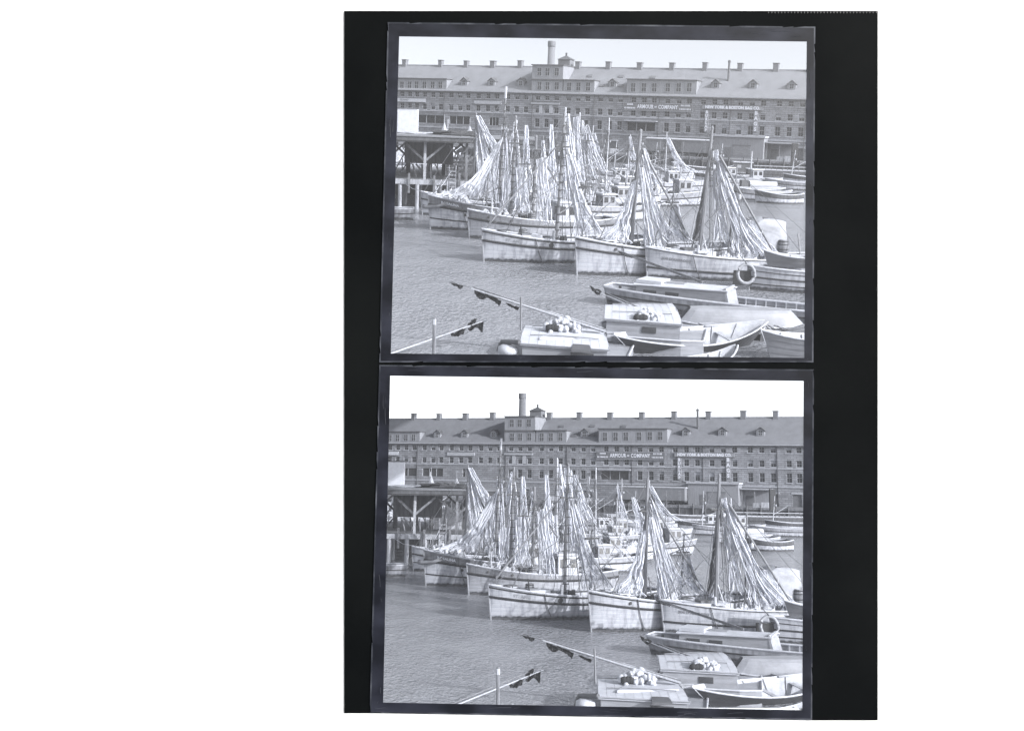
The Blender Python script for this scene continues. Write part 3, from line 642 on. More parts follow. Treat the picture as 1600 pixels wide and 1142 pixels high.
for i in range(5):
    x_ = 4 + i * 2.6; box(x_ - .1, x_ + .1, -.5, -.3, PZ - 1.4, PZ + rq.uniform(.3, .9)).build('fender_pile', 'weathered_wood', pier)
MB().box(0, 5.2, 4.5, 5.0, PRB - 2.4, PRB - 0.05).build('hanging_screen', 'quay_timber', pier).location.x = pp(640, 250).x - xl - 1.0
# ladder down to the boats
x = pp(707, 280).x - xl; lad = MB()
lad.tube([(x - .35, -.4, 0.6), (x - .35, -.4, PZ + 1.6)], .04).tube([(x + .35, -.4, 0.6), (x + .35, -.4, PZ + 1.6)], .04)
for i in range(9): lad.box(x - .35, x + .35, -.44, -.37, 0.8 + i * .4, 0.87 + i * .4)
lad.build('ladder', 'pale_wood', pier)
# things on and under the pier roof
hut = thing('white_hut', 'plain white box hut standing on the pier roof', 'hut', pixd(636, 206.2, PD + 16)); hh = 2.75
box(-1.15, 1.15, 0, 2.0, 0, hh).build('wall', 'white_paint', hut); box(-2.4, -1.16, 0.3, 2.0, 0, hh - 0.05).build('side_panel', 'white_paint', hut)
MB().hexa([(-2.5, -.15, hh + .01), (1.3, -.15, hh + .1), (1.3, 2.2, hh + .1), (-2.5, 2.2, hh + .01), (-2.5, -.15, hh + .08), (1.3, -.15, hh + .18), (1.3, 2.2, hh + .18), (-2.5, 2.2, hh + .08)]).build('roof', 'cornice', hut)
hut.location.z = PRZ + 0.12
p = pixd(714, 211, PD + 8); solo('net_heap', 'low dark heap of netting spread on the pier roof', 'net', blob(3.4, 3.2, 0.5, 2, 22, 8, .5), 'dark_net', (p.x, PD + 9, PRZ + 0.13))
p = pixd(655, 211, PD + 8); solo('net_heap', 'thin pale spread of netting drying on the pier roof', 'net', blob(3.8, 3.2, 0.16, 5, 22, 8, .5), 'net_heap', (p.x, PD + 12, PRZ + 0.13))
for px, h, lab in ((697.5, 1.3, 'small pale conical bundle on the pier roof beside a thin pole'), (736, 1.0, 'short pale canvas bundle at the end of the pier roof')):
    p = pixd(px, 208, PD + 20); c = MB().lathe([(.5, 0), (.36, .4), (.2, h * .6), (.04, h)], 8); c.tube([(0, 0, 0), (0, 0, h + .9)], .03)
    solo('canvas_bundle', lab, 'canvas bundle', c, 'canvas', (p.x, PD + 16, PRZ + 0.13))
rn = random.Random(11)
for i, (px, y, sx, sz) in enumerate(((620, 33, 3.4, 2.0), (655, 30, 2.8, 1.8), (684, 34, 3.0, 2.6), (604, 27, 2.8, 1.3))):
    HL_ = ('wide pale net heap behind the dark pier posts', 'pale net heap between the dark pier posts', 'tallest pale net heap at the back of the pier', 'low pale net heap at the pier landward end')[i]
    p = pixd(px, 262, PD + y); solo('net_heap', HL_, 'net', blob(sx, 1.2, sz, 20 + i, 20, 10, .6, 2.6), 'net_heap', (p.x, PD + y, PZ), group='net heaps under the pier roof')
p = pixd(718, 268, PD + 9); cr = thing('board_crate', 'large pale board crate of gear under the pier roof', 'crate', (p.x, PD + 9, PZ))
for i in range(5): box(-1.5, 1.5, -.06, .06, .1 + i * .42, .46 + i * .42).build('board', 'pale_wood', cr)
box(-1.6, -1.5, -.1, 1.8, 0, 3.4).build('end_panel', 'white_paint', cr); box(-1.5, 1.5, .07, 1.7, 0, .1).build('floor', 'pale_wood', cr)
for i in range(7): tube([(-1.1 + i * .36, .8, .2), (-1.0 + i * .36 + .5, .6, 2.5 + .2 * (i % 3))], .07, 5).build('spar', 'pale_wood', cr)

# ------------------------------------------------------------------ boats
class Hull:
    def __init__(s, L, B, fb, fm, fs, sw=0.6, b0=0.0, rake=0.25, tm=0.62, wf=(0.25, 0.9), fine=0.42):
        s.__dict__.update(locals())
    def b(s, t):
        k = min(t / s.fine, 1); v = (1 - (1 - k) ** 2.1) ** 0.75 if k > 0 else 0
        v = s.b0 + (1 - s.b0) * v
        if t > 0.6: v *= 1 - (1 - s.sw) * ((t - 0.6) / 0.4) ** 2.2
        return v * s.B / 2
    def top(s, t):
        return s.fm + ((s.fb - s.fm) * ((s.tm - t) / s.tm) ** 2 if t < s.tm else (s.fs - s.fm) * ((t - s.tm) / (1 - s.tm)) ** 2)
    def p(s, t, z, side, out=0.0):                       # surface point at height z
        zt = s.top(t); q = max(0.0, min(1.0, (z + 0.3) / (zt + 0.3))); w = s.wf[0] + (s.wf[1] - s.wf[0]) * min(1, t / 0.4)
        y = s.b(t) * (w + (1 - w) * q ** 0.75)
        return Vector((t * s.L - s.rake * q * (1 - t) ** 5 + 0.0, side * (y + out), z))
def ts(n): return [(i / n) ** 1.5 for i in range(n + 1)]
def band(H, fz0, fz1, n=18, out=0.0, m=2):
    mb = MB()
    for side in (-1, 1):
        P = [[H.p(t, fz0(t) + (fz1(t) - fz0(t)) * k / m, side, out) for t in ts(n)] for k in range(m + 1)]
        mb.grid(P, flip=(side == 1))
    # end caps
    for t in ((0, 1) if H.b0 > 0 else (1,)):
        P = [[H.p(t, fz0(t) + (fz1(t) - fz0(t)) * k / m, sd, out) for sd in (-1, 1)] for k in range(m + 1)]; mb.grid(P, flip=(t == 0))
    return mb
def railing(H, fz, r, n=20, out=0.02):
    mb = MB()
    for side in (-1, 1): mb.tube([H.p(t, fz(t), side, out) for t in ts(n)], r, 5)
    if H.b0 > 0: mb.tube([H.p(0, fz(0), -1, out), H.p(0, fz(0), 1, out)], r, 5)
    mb.tube([H.p(1, fz(1), -1, out), H.p(1, fz(1), 1, out)], r, 5)
    return mb
def hull_parts(root, H, lowm='hull_white', up='hull_white', s1=0.52, deck=0.4, stripe2=None, railm='rail_paint', stripe=0.075, caps=True):
    z1 = lambda t: H.top(t) * s1
    band(H, lambda t: -0.3, lambda t: 0.16, m=1).build('boot_top', 'boot_top', root, True)
    band(H, lambda t: 0.16, z1, m=4).build('hull', lowm.replace('hull', 'plank'), root, True)
    band(H, z1, lambda t: H.top(t), m=3).build('bulwark', up.replace('hull', 'plank'), root, True)
    railing(H, z1, stripe, out=0.01).build('rub_rail', 'stripe', root)
    if stripe2: railing(H, lambda t: H.top(t) * stripe2, stripe * 0.55, out=0.0).build('painted_line', 'stripe', root)
    if caps: railing(H, lambda t: H.top(t), 0.07, out=-0.02).build('cap_rail', railm, root)
    if H.b0 == 0:
        MB().tube([(H.p(0, -0.2, 1)), H.p(0, H.top(0) * .5, 1), H.p(0, H.top(0) + 0.08, 1)], 0.06, 6).build('stem', 'hull_mid', root)
    if deck is not None:
        P = [[Vector((H.p(t, H.top(t) - deck, sd).x, H.p(t, H.top(t) - deck, sd, -0.03).y, H.top(t) - deck)) for t in ts(16)] for sd in (-1, 1)]
        MB().grid(P).build('deck', 'deck_wood', root)
def hull_text(root, H, txt, x0, zf, size, m):
    mb = text_mb(txt, size, 1.05, 0.0, 'LEFT', 0.012)
    vs = []
    for x, y, z in mb.v:
        t = min(1, max(0.01, (x0 + x) / H.L)); zz = H.top(t) * zf + z; q = H.p(t, zz, -1, 0.02); vs.append((q.x, q.y, q.z))
    mb.v = vs; mb.build('name_lettering', m, root)
def porthole(root, H, x, zf, r=0.13):
    t = x / H.L; q = H.p(t, H.top(t) * zf, -1); mb = MB(); mb.tube([(q.x, q.y - 0.035, q.z), (q.x, q.y + 0.04, q.z)], r, 12); mb.build('porthole', 'iron', root)
    t2 = tube([(q.x, q.y - 0.045, q.z), (q.x, q.y - 0.03, q.z)], r * .6, 10).build('hawse_hole', 'stripe', root)
def axis_x(root, px, py=None):                           # distance along a boat's centre line under a pixel column
    d = ray(px, hrow(px)); n = Vector((d.y, -d.x)); a = Vector((cos(root.rotation_euler.z), sin(root.rotation_euler.z)))
    o = Vector((root.location.x, root.location.y)); return -(o.dot(n)) / a.dot(n)
def mast(root, px0, px1, ytop, zb, r=0.16, m='mast_wood', y=0.0, rungs=False, cap=True):
    x = axis_x(root, px0); wp = Matrix.Rotation(root.rotation_euler.z, 3, "Z") @ Vector((x, y, 0)) + root.location; top = local(root, pixd(px1, ytop, wp.y))
    b = Vector((x, y, zb)); o = tube([b, b.lerp(top, .5), top], r, 8, r * .55).build('mast', m, root)
    h = (top - b)
    if cap: MB().lathe([(r * .6, -.1), (r * .66, .0), (r * .4, .1), (0.01, .14)], 8, tuple(top)).build('mast_cap', m, o)
    if rungs:
        for i in range(int(h.length / 0.55)):
            c = b + h * ((i + .8) * .55 / h.length)
            if c.z > top.z - .6: break
            MB().box(c.x - .24, c.x + .24, c.y - r - .05, c.y - r + .03, c.z, c.z + .05).build('rung', 'iron', o)
    return b, top, o
def shrouds(root, top, spots, r=0.022, m='rope', name='shroud'):
    for p in spots: tube([top, p], r, 4).build(name, m, root)
def wheelhouse(root, x0, x1, w, z0, h, m='hull_white', wins=2, name='wheelhouse'):
    o = box(x0, x1, -w/2, w/2, z0, z0 + h).build(name, m, root)
    MB().hexa([(x0 - .18, -w/2 - .15, z0 + h + .01), (x1 + .18, -w/2 - .15, z0 + h + .01), (x1 + .18, w/2 + .15, z0 + h + .01), (x0 - .18, w/2 + .15, z0 + h + .01),
               (x0 - .1, -w/2 - .05, z0 + h + .16), (x1 + .1, -w/2 - .05, z0 + h + .16), (x1 + .1, w/2 + .05, z0 + h + .16), (x0 - .1, w/2 + .05, z0 + h + .16)]).build('cabin_roof', 'rail_paint', o)
    step = (x1 - x0) / wins
    for i in range(wins):
        a = x0 + step * i + step * .2; b = x0 + step * (i + 1) - step * .2
        for s in (-1, 1): box(a, b, s * w/2 - .03, s * w/2 + .03, z0 + h * .5, z0 + h * .86).build('window', 'glass_dark', o)
    for s in (-.28, .28): box(x0 - .03, x0 + .03, w * s - .2, w * s + .2, z0 + h * .5, z0 + h * .86).build('window', 'glass_dark', o)
    return o
def boat(name, label, px, py, phi, H, low=None, group=None, only=None, flip=False, **k):
    p = pix(px, py); r = thing(name, label, 'boat', (p.x, p.y, 0), radians(phi), group, low, only)
    hull_parts(r, H, **k); return r

def net(label, T0, T1, B0, B1, dt, db, m='net_pale', folds=4, amp=0.35, sag=0.12, seed=0, low=None, only=None, ropes=5, cat='net', nu=30, nv=22, hang=0.0):
    a, b, c, d = pixd(*T0, dt), pixd(*T1, dt), pixd(*B0, db), pixd(*B1, db)
    org = (c + d) / 2; rn = random.Random(seed); ph = rn.uniform(0, 6)
    r = thing('hanging_net', label, cat, org, 0, 'nets hung up to dry', low, only)
    def P(u, v, jit=True):
        t = a.lerp(b, u); q = c.lerp(d, u); p = t.lerp(q, v); h = (t - q).length
        s = sin(pi * v); p = p + (a.lerp(b, .5).lerp(c.lerp(d, .5), v) - p) * s * sag * 1.3
        p.z -= h * sag * s * 0.35 + hang * sin(pi * u) * v
        f = 0.4 * amp * (0.25 + v) * (0.5 * sin(2 * pi * folds * u + ph + 1.5 * v) + 1.6 * noise.noise(Vector((u * folds * 1.7, v * 1.6, seed * 1.7))))
        p.y += f + 0.25 * noise.noise(Vector((u * 5, v * 4, seed)))
        p.x += 0.22 * noise.noise(Vector((u * 6, v * 5, seed + 9))) * (0.3 + v)
        if jit: p.z += (0.35 * noise.noise(Vector((u * 11, seed, 3))) * v)
        return p - org
    mb = MB(); mb.grid([[P(j / nu, i / nv) for j in range(nu + 1)] for i in range(nv + 1)])
    mb.uv = [(j / nu + seed, i / nv) for i in range(nv + 1) for j in range(nu + 1)]
    mb.build('netting', m, r, True)
    w_ = max((a - b).length, (c - d).length); h_ = (a - c).length; ns = int(min(70, 18 + w_ * 9)); sp_, sg_ = MB(), MB()
    for q_ in range(ns):                                 # loose strands: they wander across the sheet and end at ragged heights
        u0 = rn.random(); u1 = min(1, max(0, u0 + rn.gauss(0, .12))); v0 = rn.random() ** 2 * .5; v1 = min(1.04, v0 + rn.uniform(.35, 1)); bow = rn.uniform(-.25, .25)
        tg = sg_ if rn.random() < .14 else sp_
        tg.tube([P(min(1, max(0, u0 + (u1 - u0) * k / 8 + bow * sin(pi * k / 8) * .25)), v0 + (v1 - v0) * k / 8, False) + Vector((rn.uniform(-.03, .03), rn.uniform(-.12, .06), 0)) for k in range(9)], rn.uniform(.008, .018), 3)
    for q_ in range(int(ns * .5)):                       # cross meshes that sag between the strands
        v = rn.uniform(.15, 1); u0 = rn.random() * .8; u1 = u0 + rn.uniform(.1, .3)
        sp_.tube([P(min(1, u0 + (u1 - u0) * k / 5), min(1, v + .05 * sin(pi * k / 5)), False) + Vector((0, -.05, -.15 * sin(pi * k / 5))) for k in range(6)], .011, 3)
    sp_.build('net_strands', 'strand_pale' if m != 'net_dark' else 'rope', r)['kind'] = 'stuff'
    sg_.build('net_strands', 'strand_grey' if m != 'net_dark' else 'rope', r)['kind'] = 'stuff'
    rp = MB()
    for u in [0, 1] + [rn.random() for _ in range(ropes)]:
        rp.tube([P(u, i / 12) + Vector((0, -0.04, 0)) for i in range(13)], rn.uniform(0.025, 0.06), 4)
    rp.build('net_rope', 'rope_pale' if m != 'net_dark' else 'rope', r)
    return r
def heap(root, label, x, y, z, sx, sy, sz, seed, m='net_heap', group='net heaps on the boat decks', low=None):
    p = Matrix.Rotation(root.rotation_euler.z, 3, 'Z') @ Vector((x, y, z)) + root.location
    return solo('net_heap', label, 'net', blob(sx, sy, sz, seed, 20, 9, .55, 2.6), m, p, root.rotation_euler.z, group, low)
def barrel(p, label, sc=1.0, low=None):
    r = thing('barrel', label, 'barrel', p, 0, None, low)
    MB().lathe([(0.01, 0), (.28 * sc, 0), (.35 * sc, .45 * sc), (.28 * sc, .9 * sc), (.25 * sc, .9 * sc), (.25 * sc, .84 * sc), (.01, .84 * sc)], 14).build('staves', 'weathered_wood', r, False)
    for z in (.12, .3, .6, .78): MB().lathe([(.3 * sc + .05 * sc * sin(pi * z / .9), z * sc), (.32 * sc + .05 * sc * sin(pi * z / .9), z * sc + .03), (.3 * sc + .05 * sc * sin(pi * z / .9), z * sc + .06)], 14).build('hoop', 'iron', r)
    return r
def at(root, x, y, z): return Matrix.Rotation(root.rotation_euler.z, 3, 'Z') @ Vector((x, y, z)) + root.location

# --- front raft of fishing boats
HB = Hull(12, 3.8, 2.3, 1.5, 1.7); bB = boat('fishing_boat', 'white fishing boat bow nosing up to the covered pier', 660.5, 336, 8, HB, up='hull_white', low=None, s1=0.7, stripe2=0.36)
HCb = Hull(14, 4.2, 2.95, 1.8, 2.0, rake=0.3); bC = boat('fishing_boat', 'fishing boat with grey upper strake, white hull and bow fender', 673, 358, 18, HCb, up='hull_grey', s1=0.72, stripe2=0.33, stripe=.1)
hull_text(bC, HCb, 'ROSALINA', .85, 0.86, 0.27, 'sign_letter'); porthole(bC, HCb, 2.7, 0.58)
bf = MB().tube([(-0.75, -0.15, 1.95), (-0.5, -0.35, 1.92), (0.2, -0.85, 2.0), (1.0, -1.25, 2.25)], 0.2, 8, 0.12); bf.build('bow_fender', 'hull_grey', bC, True)
HD = Hull(12.5, 3.8, 2.35, 1.5, 1.7); bD = boat('fishing_boat', 'grey fishing boat heaped with pale nets between two white boats', 734, 372.5, 22, HD, lowm='hull_mid', up='hull_grey', s1=0.7, stripe=.09)
for x in (1.3, 3.0): porthole(bD, HD, x, 0.86, .11)
HE = Hull(12.5, 4.0, 2.2, 1.4, 1.6); bE = boat('fishing_boat', 'pale fishing boat with dark rub rail and tall rung mast', 756.6, 408.5, 24, HE, up='hull_white', s1=0.66, stripe2=0.93, stripe=.08)
porthole(bE, HE, 4.1, 0.8, .17); hull_text(bE, HE, 'ST. ANN', 1.2, 0.79, 0.26, 'hull_mid')
HFb = Hull(12.5, 4.0, 2.4, 1.6, 1.7); bF = boat('fishing_boat', 'pale fishing boat with nets draped either side of its mast', 902, 429.5, 28, HFb, up='hull_white', s1=0.72, stripe2=0.95, stripe=.075)
porthole(bF, HFb, 2.0, 0.85, .1)
HG = Hull(13, 3.8, 1.95, 1.35, 1.5); bG = boat('fishing_boat', 'white fishing boat lettered JOE D\'AMBROSIO with a ring at its side', 1012, 434, 14, HG, up='hull_white', s1=0.36, stripe2=0.97, stripe=.065)
hull_text(bG, HG, "JOE D'AMBROSIO", 0.75, 0.72, 0.2, 'hull_grey')
for r, H, xs in ((bE, HE, 3.0), (bF, HFb, 2.35), (bC, HCb, 2.35), (bG, HG, 2.4)):
    t = xs / H.L; pts = [H.p(t, H.top(t), -1, .05), H.p(t + .02, H.top(t) * .5, -1, .06), H.p(t + .05, 0.05, -1, .07)]
    tube(pts, .03, 4).build('hanging_line', 'rope', r)
# low-light hulls: hull colour of the lower planking
def deckz(H, x, d=0.4): return H.top(x / H.L) - d
def rig(root, H, px0, px1, ytop, r=0.15, m='mast_wood', rungs=True, n=3):
    x = axis_x(root, px0); zb = deckz(H, max(0.5, min(x, H.L - .5)))
    b, top, o = mast(root, px0, px1, ytop, zb, r, m, 0, rungs)
    hb = H.b(min(1, max(0, b.x / H.L)))
    sp = []
    for s in (-1, 1):
        for k in range(n):
            sp.append((b.x + 0.6 * k + .2, s * hb * .95, H.top(min(1, b.x / H.L))))
    shrouds(root, top.lerp(b, .12), sp); tube([top, (0.1, 0, H.top(0) + .05)], .02, 4).build('forestay', 'rope', root)
    rr_ = random.Random(int(px0 * 7))
    for k in range(4):
        a_ = top.lerp(b, rr_.uniform(.02, .3)); tube([a_, (b.x + rr_.uniform(-1.2, 2.4), rr_.uniform(-1, 1) * hb, H.top(min(1, b.x / H.L)) + .1)], .014, 3).build('halyard', 'rope', root)
    tube([top.lerp(b, .05), (min(H.L, b.x + 7), 0, H.top(.9) + .3)], .016, 3).build('backstay', 'rope', root)
    g0 = b.lerp(top, rr_.uniform(.2, .35)); g1 = g0 + Vector((rr_.uniform(1.5, 3.2), rr_.uniform(-.6, .6), rr_.uniform(.6, 2.4))); tube([g0, g1], .06, 5, .04).build('boom', m, root); tube([g1, top.lerp(b, .1)], .014, 3).build('topping_lift', 'rope', root)
    # crosstree and blocks
    c = top.lerp(b, .25); MB().box(c.x - .5, c.x + .5, c.y - .06, c.y + .06, c.z - .05, c.z + .05).build('crosstree', 'iron', o)
    MB().lathe([(.01, -.2), (.11, -.1), (.11, .1), (.01, .2)], 8, (c.x + .25, c.y - .25, c.z - .35)).build('block', 'rail_paint', o)
    return b, top
mB = rig(bB, HB, 742, 744, 178, .13, rungs=False)
mC = rig(bC, HCb, 783, 790, 152, .14); 
tube([mC[1] - Vector((0, 0, 0.1)), mC[1] + Vector((0.02, 0, 0.9))], .1, 6).build('topmast', 'rail_paint', bC)
mD = rig(bD, HD, 803, 806, 183, .16); mD2 = rig(bD, HD, 838, 838, 214, .17, rungs=True)
mE = rig(bE, HE, 877, 882, 178, .14, 'mast_wood', True)
mF = rig(bF, HFb, 995, 1001, 205, .17, 'mast_wood', False)
mG = rig(bG, HG, 1105, 1113, 200, .16, 'mast_wood', False)
# booms and spars
def spar(root, p0, p1, y0, y1, r=.08, m='mast_wood', name='boom'):
    a, b = local(root, pixd(*p0, y0)), local(root, pixd(*p1, y1)); tube([a, b], r, 6, r * .7).build(name, m, root)
dE = at(bE, 5, 0, 0).y
spar(bE, (765, 349), (872, 226), dE - 1.5, dE + 1, .07); spar(bD, (846, 245), (873, 290), 93, 92, .11); spar(bD, (820, 318), (872, 268), 92, 92, .05)
dF = at(bF, 4, 0, 0).y; spar(bF, (1003, 232), (1078, 374), dF, dF + 1, .07); spar(bF, (1062, 358), (1072, 372), dF, dF, .08)
dG = at(bG, 4, 0, 0).y; spar(bG, (1124, 243), (1207, 392), dG, dG + .5, .09); spar(bG, (1166, 340), (1182, 352), dG + 2, dG + 2, .06); spar(bG, (1112, 238), (1086, 372), dG + 1, dG + 1, .12)
# wheelhouses / deck houses aft
for r, H, x0, x1, w, h, m, nm in ((bC, HCb, 7.6, 9.8, 2.0, 2.0, 'hull_white', 3), (bD, HD, 7.2, 9.0, 1.9, 1.9, 'hull_white', 2), (bB, HB, 7.0, 9.0, 1.9, 1.9, 'hull_white', 2)):
    wheelhouse(r, x0, x1, w, deckz(H, x0) - .1, h, m, nm)
box(1.4, 4.2, -.75, .75, deckz(HG, 1.5) + .0, deckz(HG, 1.5) + .42).build('trunk_cabin', 'cabin_roof', bG); box(2.2, 2.9, -.4, .4, deckz(HG, 1.5) + .43, deckz(HG, 1.5) + .56).build('hatch', 'hull_dark', bG)
box(1.6, 4.0, -.6, .6, deckz(HE, 3), deckz(HE, 3) + .5).build('trunk_cabin', 'cabin_roof', bE)
MB().tube([(4.9, -.5, deckz(HE, 5)), (4.9, -.5, deckz(HE, 5) + 1.0)], .11, 8).build('bitt', 'rail_paint', bE)
MB().tube([(2.9, -.9, deckz(HG, 3)), (2.9, -.9, deckz(HG, 3) + 1.0)], .09, 8).build('bitt', 'rail_paint', bG)
# heaps of net, barrels and boxes on the decks
seed = 40
WH = ('forward', 'amidships', 'further aft', 'at the stern')
HP = [(bC, HCb, 'grey-and-white boat', (2.6, 5.0, 6.4)), (bD, HD, 'grey boat', (1.6, 3.0, 5.6)), (bE, HE, 'rung-mast boat', (5.6, 9.8)), (bF, HFb, 'boat with draped nets', (2.2, 5.6, 6.6, 10.3)), (bG, HG, 'lettered white boat', (4.9, 6.2, 8.6)), (bB, HB, 'boat at the pier', (2.4, 5.6))]
for r, H, nm, xs in HP:
    for x in xs:
        seed += 1; k = random.uniform(.7, 1.2)
        heap(r, 'pale tangled net heap ' + WH[xs.index(x)] + ' on the ' + nm, x, random.uniform(-.3, .3), deckz(H, x) - .05, 1.0 * k, .9 * k, .75 * k, seed)
rn = random.Random(21)
def fish_box(root, H, x, y, nm, wh, low=None):
    p = at(root, x, y, deckz(H, x)); r = thing('fish_box', 'slatted fish box ' + wh + ' on the ' + nm, 'box', p, root.rotation_euler.z + rn.uniform(-.5, .5), 'fish boxes on the decks', low)
    for s in (-1, 1):
        for k in range(2): box(-.4, .4, s * .25 - .015, s * .25 + .015, .03 + k * .17, .17 + k * .17).build('slat', 'pale_wood', r)
        for k in range(2): box(s * .4 - .015, s * .4 + .015, -.23, .23, .03 + k * .17, .17 + k * .17).build('slat', 'pale_wood', r)
    box(-.38, .38, -.23, .23, 0, .025).build('base', 'pale_wood', r)
for r, H, nm, xs in HP:
    for x_, wh in ((rn.uniform(2.6, 4), 'near the bow'), (rn.uniform(8.9, 9.6), 'aft')): fish_box(r, H, x_, -rn.uniform(.5, 1.0), nm, wh)
barrel(at(bE, 3.2, .9, deckz(HE, 3.2)), 'wooden barrel beside the trunk cabin of the rung-mast boat', .9); barrel(at(bD, 5.0, -.8, deckz(HD, 5)), 'wooden barrel among the nets of the grey boat', 1.0)
# canvas-covered gear on the lettered boat
p = pixd(1193, 402, dG + 3); q = MB(); zt = pixd(1193, 340, dG + 3).z - 1.1
P = []
for i in range(9):
    v = i / 8; row = []
    for j in range(25):
        a = 2 * pi * j / 24; sx = (abs(cos(a)) ** .45) * (1 if cos(a) > 0 else -1); sy = (abs(sin(a)) ** .45) * (1 if sin(a) > 0 else -1)
        k = (1.12 - .16 * v) if v < .88 else (0.97 - 6 * (v - .88)); n_ = 1 + .22 * noise.noise(Vector((cos(a) * 2.4, sin(a) * 2.4, v * 3))) + .08 * noise.noise(Vector((cos(a) * 9, sin(a) * 9, v * 4)))
        row.append((1.15 * sx * k * n_, .95 * sy * k * n_, zt * min(1, v * 1.08) * (1 + .06 * noise.noise(Vector((cos(a) * 3, sin(a), v))))))
    P.append(row)
q.grid(P); rp_ = None
solo('canvas_cover', 'big white canvas cover over gear on the lettered boat', 'canvas', q, 'canvas', (p.x, p.y, 1.05), .15, smooth=True)
barrel(pixd(1222, 398, dG + 2.2), 'wooden barrel beside the white canvas cover', 1.1)
# --- nets
dB = at(bB, 7, 0, 0).y; dC = at(bC, 5, 0, 0).y; dD = at(bD, 4, 0, 0).y
net('tall pale net curtain on the mast beside the covered pier', (743, 184), (747, 182), (741, 306), (790, 304), dB, dB - 2, folds=3, seed=1)
net('narrow pale net slanting off the mast beside the pier', (744, 181), (750, 181), (768, 240), (782, 236), dB - .5, dB - 1, folds=2, amp=.15, seed=2, sag=.03)
net('long pale net sweeping from a mast down to the bow rail', (776, 226), (786, 214), (688, 303), (748, 312), dC, dC - 3.5, folds=4, seed=3, sag=.3, ropes=14)
net('ragged net drop behind the sweeping pale net', (772, 226), (784, 222), (746, 300), (782, 318), dC + 2, dC + 1.5, 'net_thin', folds=4, seed=4)
net('pale triangular net gathered at the white-tipped topmast', (784, 196), (791, 196), (778, 318), (800, 330), dC + 1, dC, folds=3, seed=5)
net('pale triangular sail-like net beside the twin masts', (805, 188), (807, 188), (794, 236), (808, 240), dD + 5, dD + 5, folds=1, amp=.1, seed=6, sag=.02)
net('pale net hanging in long folds between grey boat masts', (802, 206), (808, 204), (787, 322), (824, 326), dD + 1, dD + .5, folds=5, seed=7)
net('pale twin-peaked net right of the grey boat mast', (820, 196), (824, 196), (814, 288), (834, 300), dD + 4, dD + 3, folds=4, seed=8)
net('broad pale net bellying over the grey boat deck', (806, 262), (822, 262), (802, 330), (832, 332), dD - .5, dD - .8, folds=2, seed=9, sag=.2)
net('slim pale net hung high beside the rung mast', (860, 195), (863, 195), (852, 300), (874, 308), dE + 22, dE + 20, folds=2, seed=10)
net('grey-white net hung close behind the rung mast', (838, 250), (852, 244), (838, 345), (866, 350), dE + 9, dE + 8, 'net_thin', folds=3, seed=11)
net('long pale net falling from the rung mast to the next boat', (884, 246), (891, 240), (898, 366), (944, 366), dE + 1, dE + .5, folds=4, seed=12, sag=.2)
net('heavy net gathered against the rung mast', (878, 214), (888, 212), (874, 300), (896, 320), dE + 3, dE + 2, folds=3, seed=13)
net('pale net spread left of the mast, pulled to the rail', (988, 285), (994, 281), (934, 370), (988, 380), dF - .3, dF - 1, folds=3, seed=14, sag=.34)
net('wide pale net falling right of the mast in deep folds', (1000, 250), (1006, 236), (1006, 384), (1072, 376), dF, dF + .5, folds=4, seed=15, sag=.34, ropes=8)
net('bright narrow net strip beside the draped mast', (999, 262), (1004, 262), (1008, 386), (1026, 392), dF - .6, dF - 1, folds=2, seed=16)
net('pale net sagging from boom end toward the next boat', (1040, 330), (1060, 322), (1058, 372), (1086, 380), dF + 1, dF + 1, 'net_thin', folds=3, seed=17, sag=.25)
net('dark net bundled along the leaning boom', (1110, 246), (1112, 246), (1083, 374), (1089, 378), dG + .6, dG + .6, 'net_dark', folds=2, seed=18)
net('pale net curtain hanging right of the pale mast', (1114, 236), (1121, 234), (1114, 374), (1142, 378), dG + .4, dG + .3, 'net_thin', folds=4, seed=19, sag=.2)
net('pale net stretched down the slanting boom to the deck', (1120, 252), (1126, 250), (1146, 392), (1210, 396), dG + .2, dG, 'net_thin', folds=5, seed=20, sag=.26, ropes=10)
net('pale net fringe below the slanting boom', (1164, 345), (1180, 345), (1168, 398), (1222, 400), dG + 1, dG + .8, folds=4, seed=23)

# --- second rank: boats moored behind
HJ = Hull(15.5, 4.2, 1.9, 1.35, 1.5, rake=.8); bJ = boat('fishing_boat', 'long white boat with bow pointing away from the others', 1093, 322, 196, HJ, s1=.6, up='hull_mid')
wheelhouse(bJ, 1.6, 3.2, 1.9, deckz(HJ, 2), 1.75, 'hull_mid', 2); wheelhouse(bJ, 9.2, 10.8, 1.8, deckz(HJ, 9), 1.5, 'hull_white', 2)
mJ = rig(bJ, HJ, 951, 952, 186, .13, 'mast_pale', True); rig(bJ, HJ, 983, 985, 212, .1, 'mast_pale', False)
HO = Hull(14, 4, 1.8, 1.3, 1.5, rake=.6); bO = boat('fishing_boat', 'white boat with two small deckhouses behind the long white boat', 1098, 301, 192, HO, s1=.6)
wheelhouse(bO, 4.2, 5.6, 1.7, deckz(HO, 5), 1.9, 'hull_white', 2); wheelhouse(bO, 9.6, 11, 1.7, deckz(HO, 9), 1.9, 'hull_mid', 2)
rig(bO, HO, 1044, 1042, 208, .12, 'mast_pale', False)
H1 = Hull(12, 3.8, 2.0, 1.4, 1.6); b1 = boat('fishing_boat', 'boat hidden among nets behind the rung mast', 838, 344, 24, H1, up='hull_mid', s1=.65)
H2_ = Hull(12, 3.8, 2.0, 1.4, 1.6); b2 = boat('fishing_boat', 'boat with white deckhouse half hidden by tall nets', 872, 328, 22, H2_, s1=.65)
H3 = Hull(12, 3.8, 2.0, 1.4, 1.6); b3 = boat('fishing_boat', 'rearmost netted boat near the freight car quay', 898, 305, 18, H3, up='hull_mid', s1=.65)
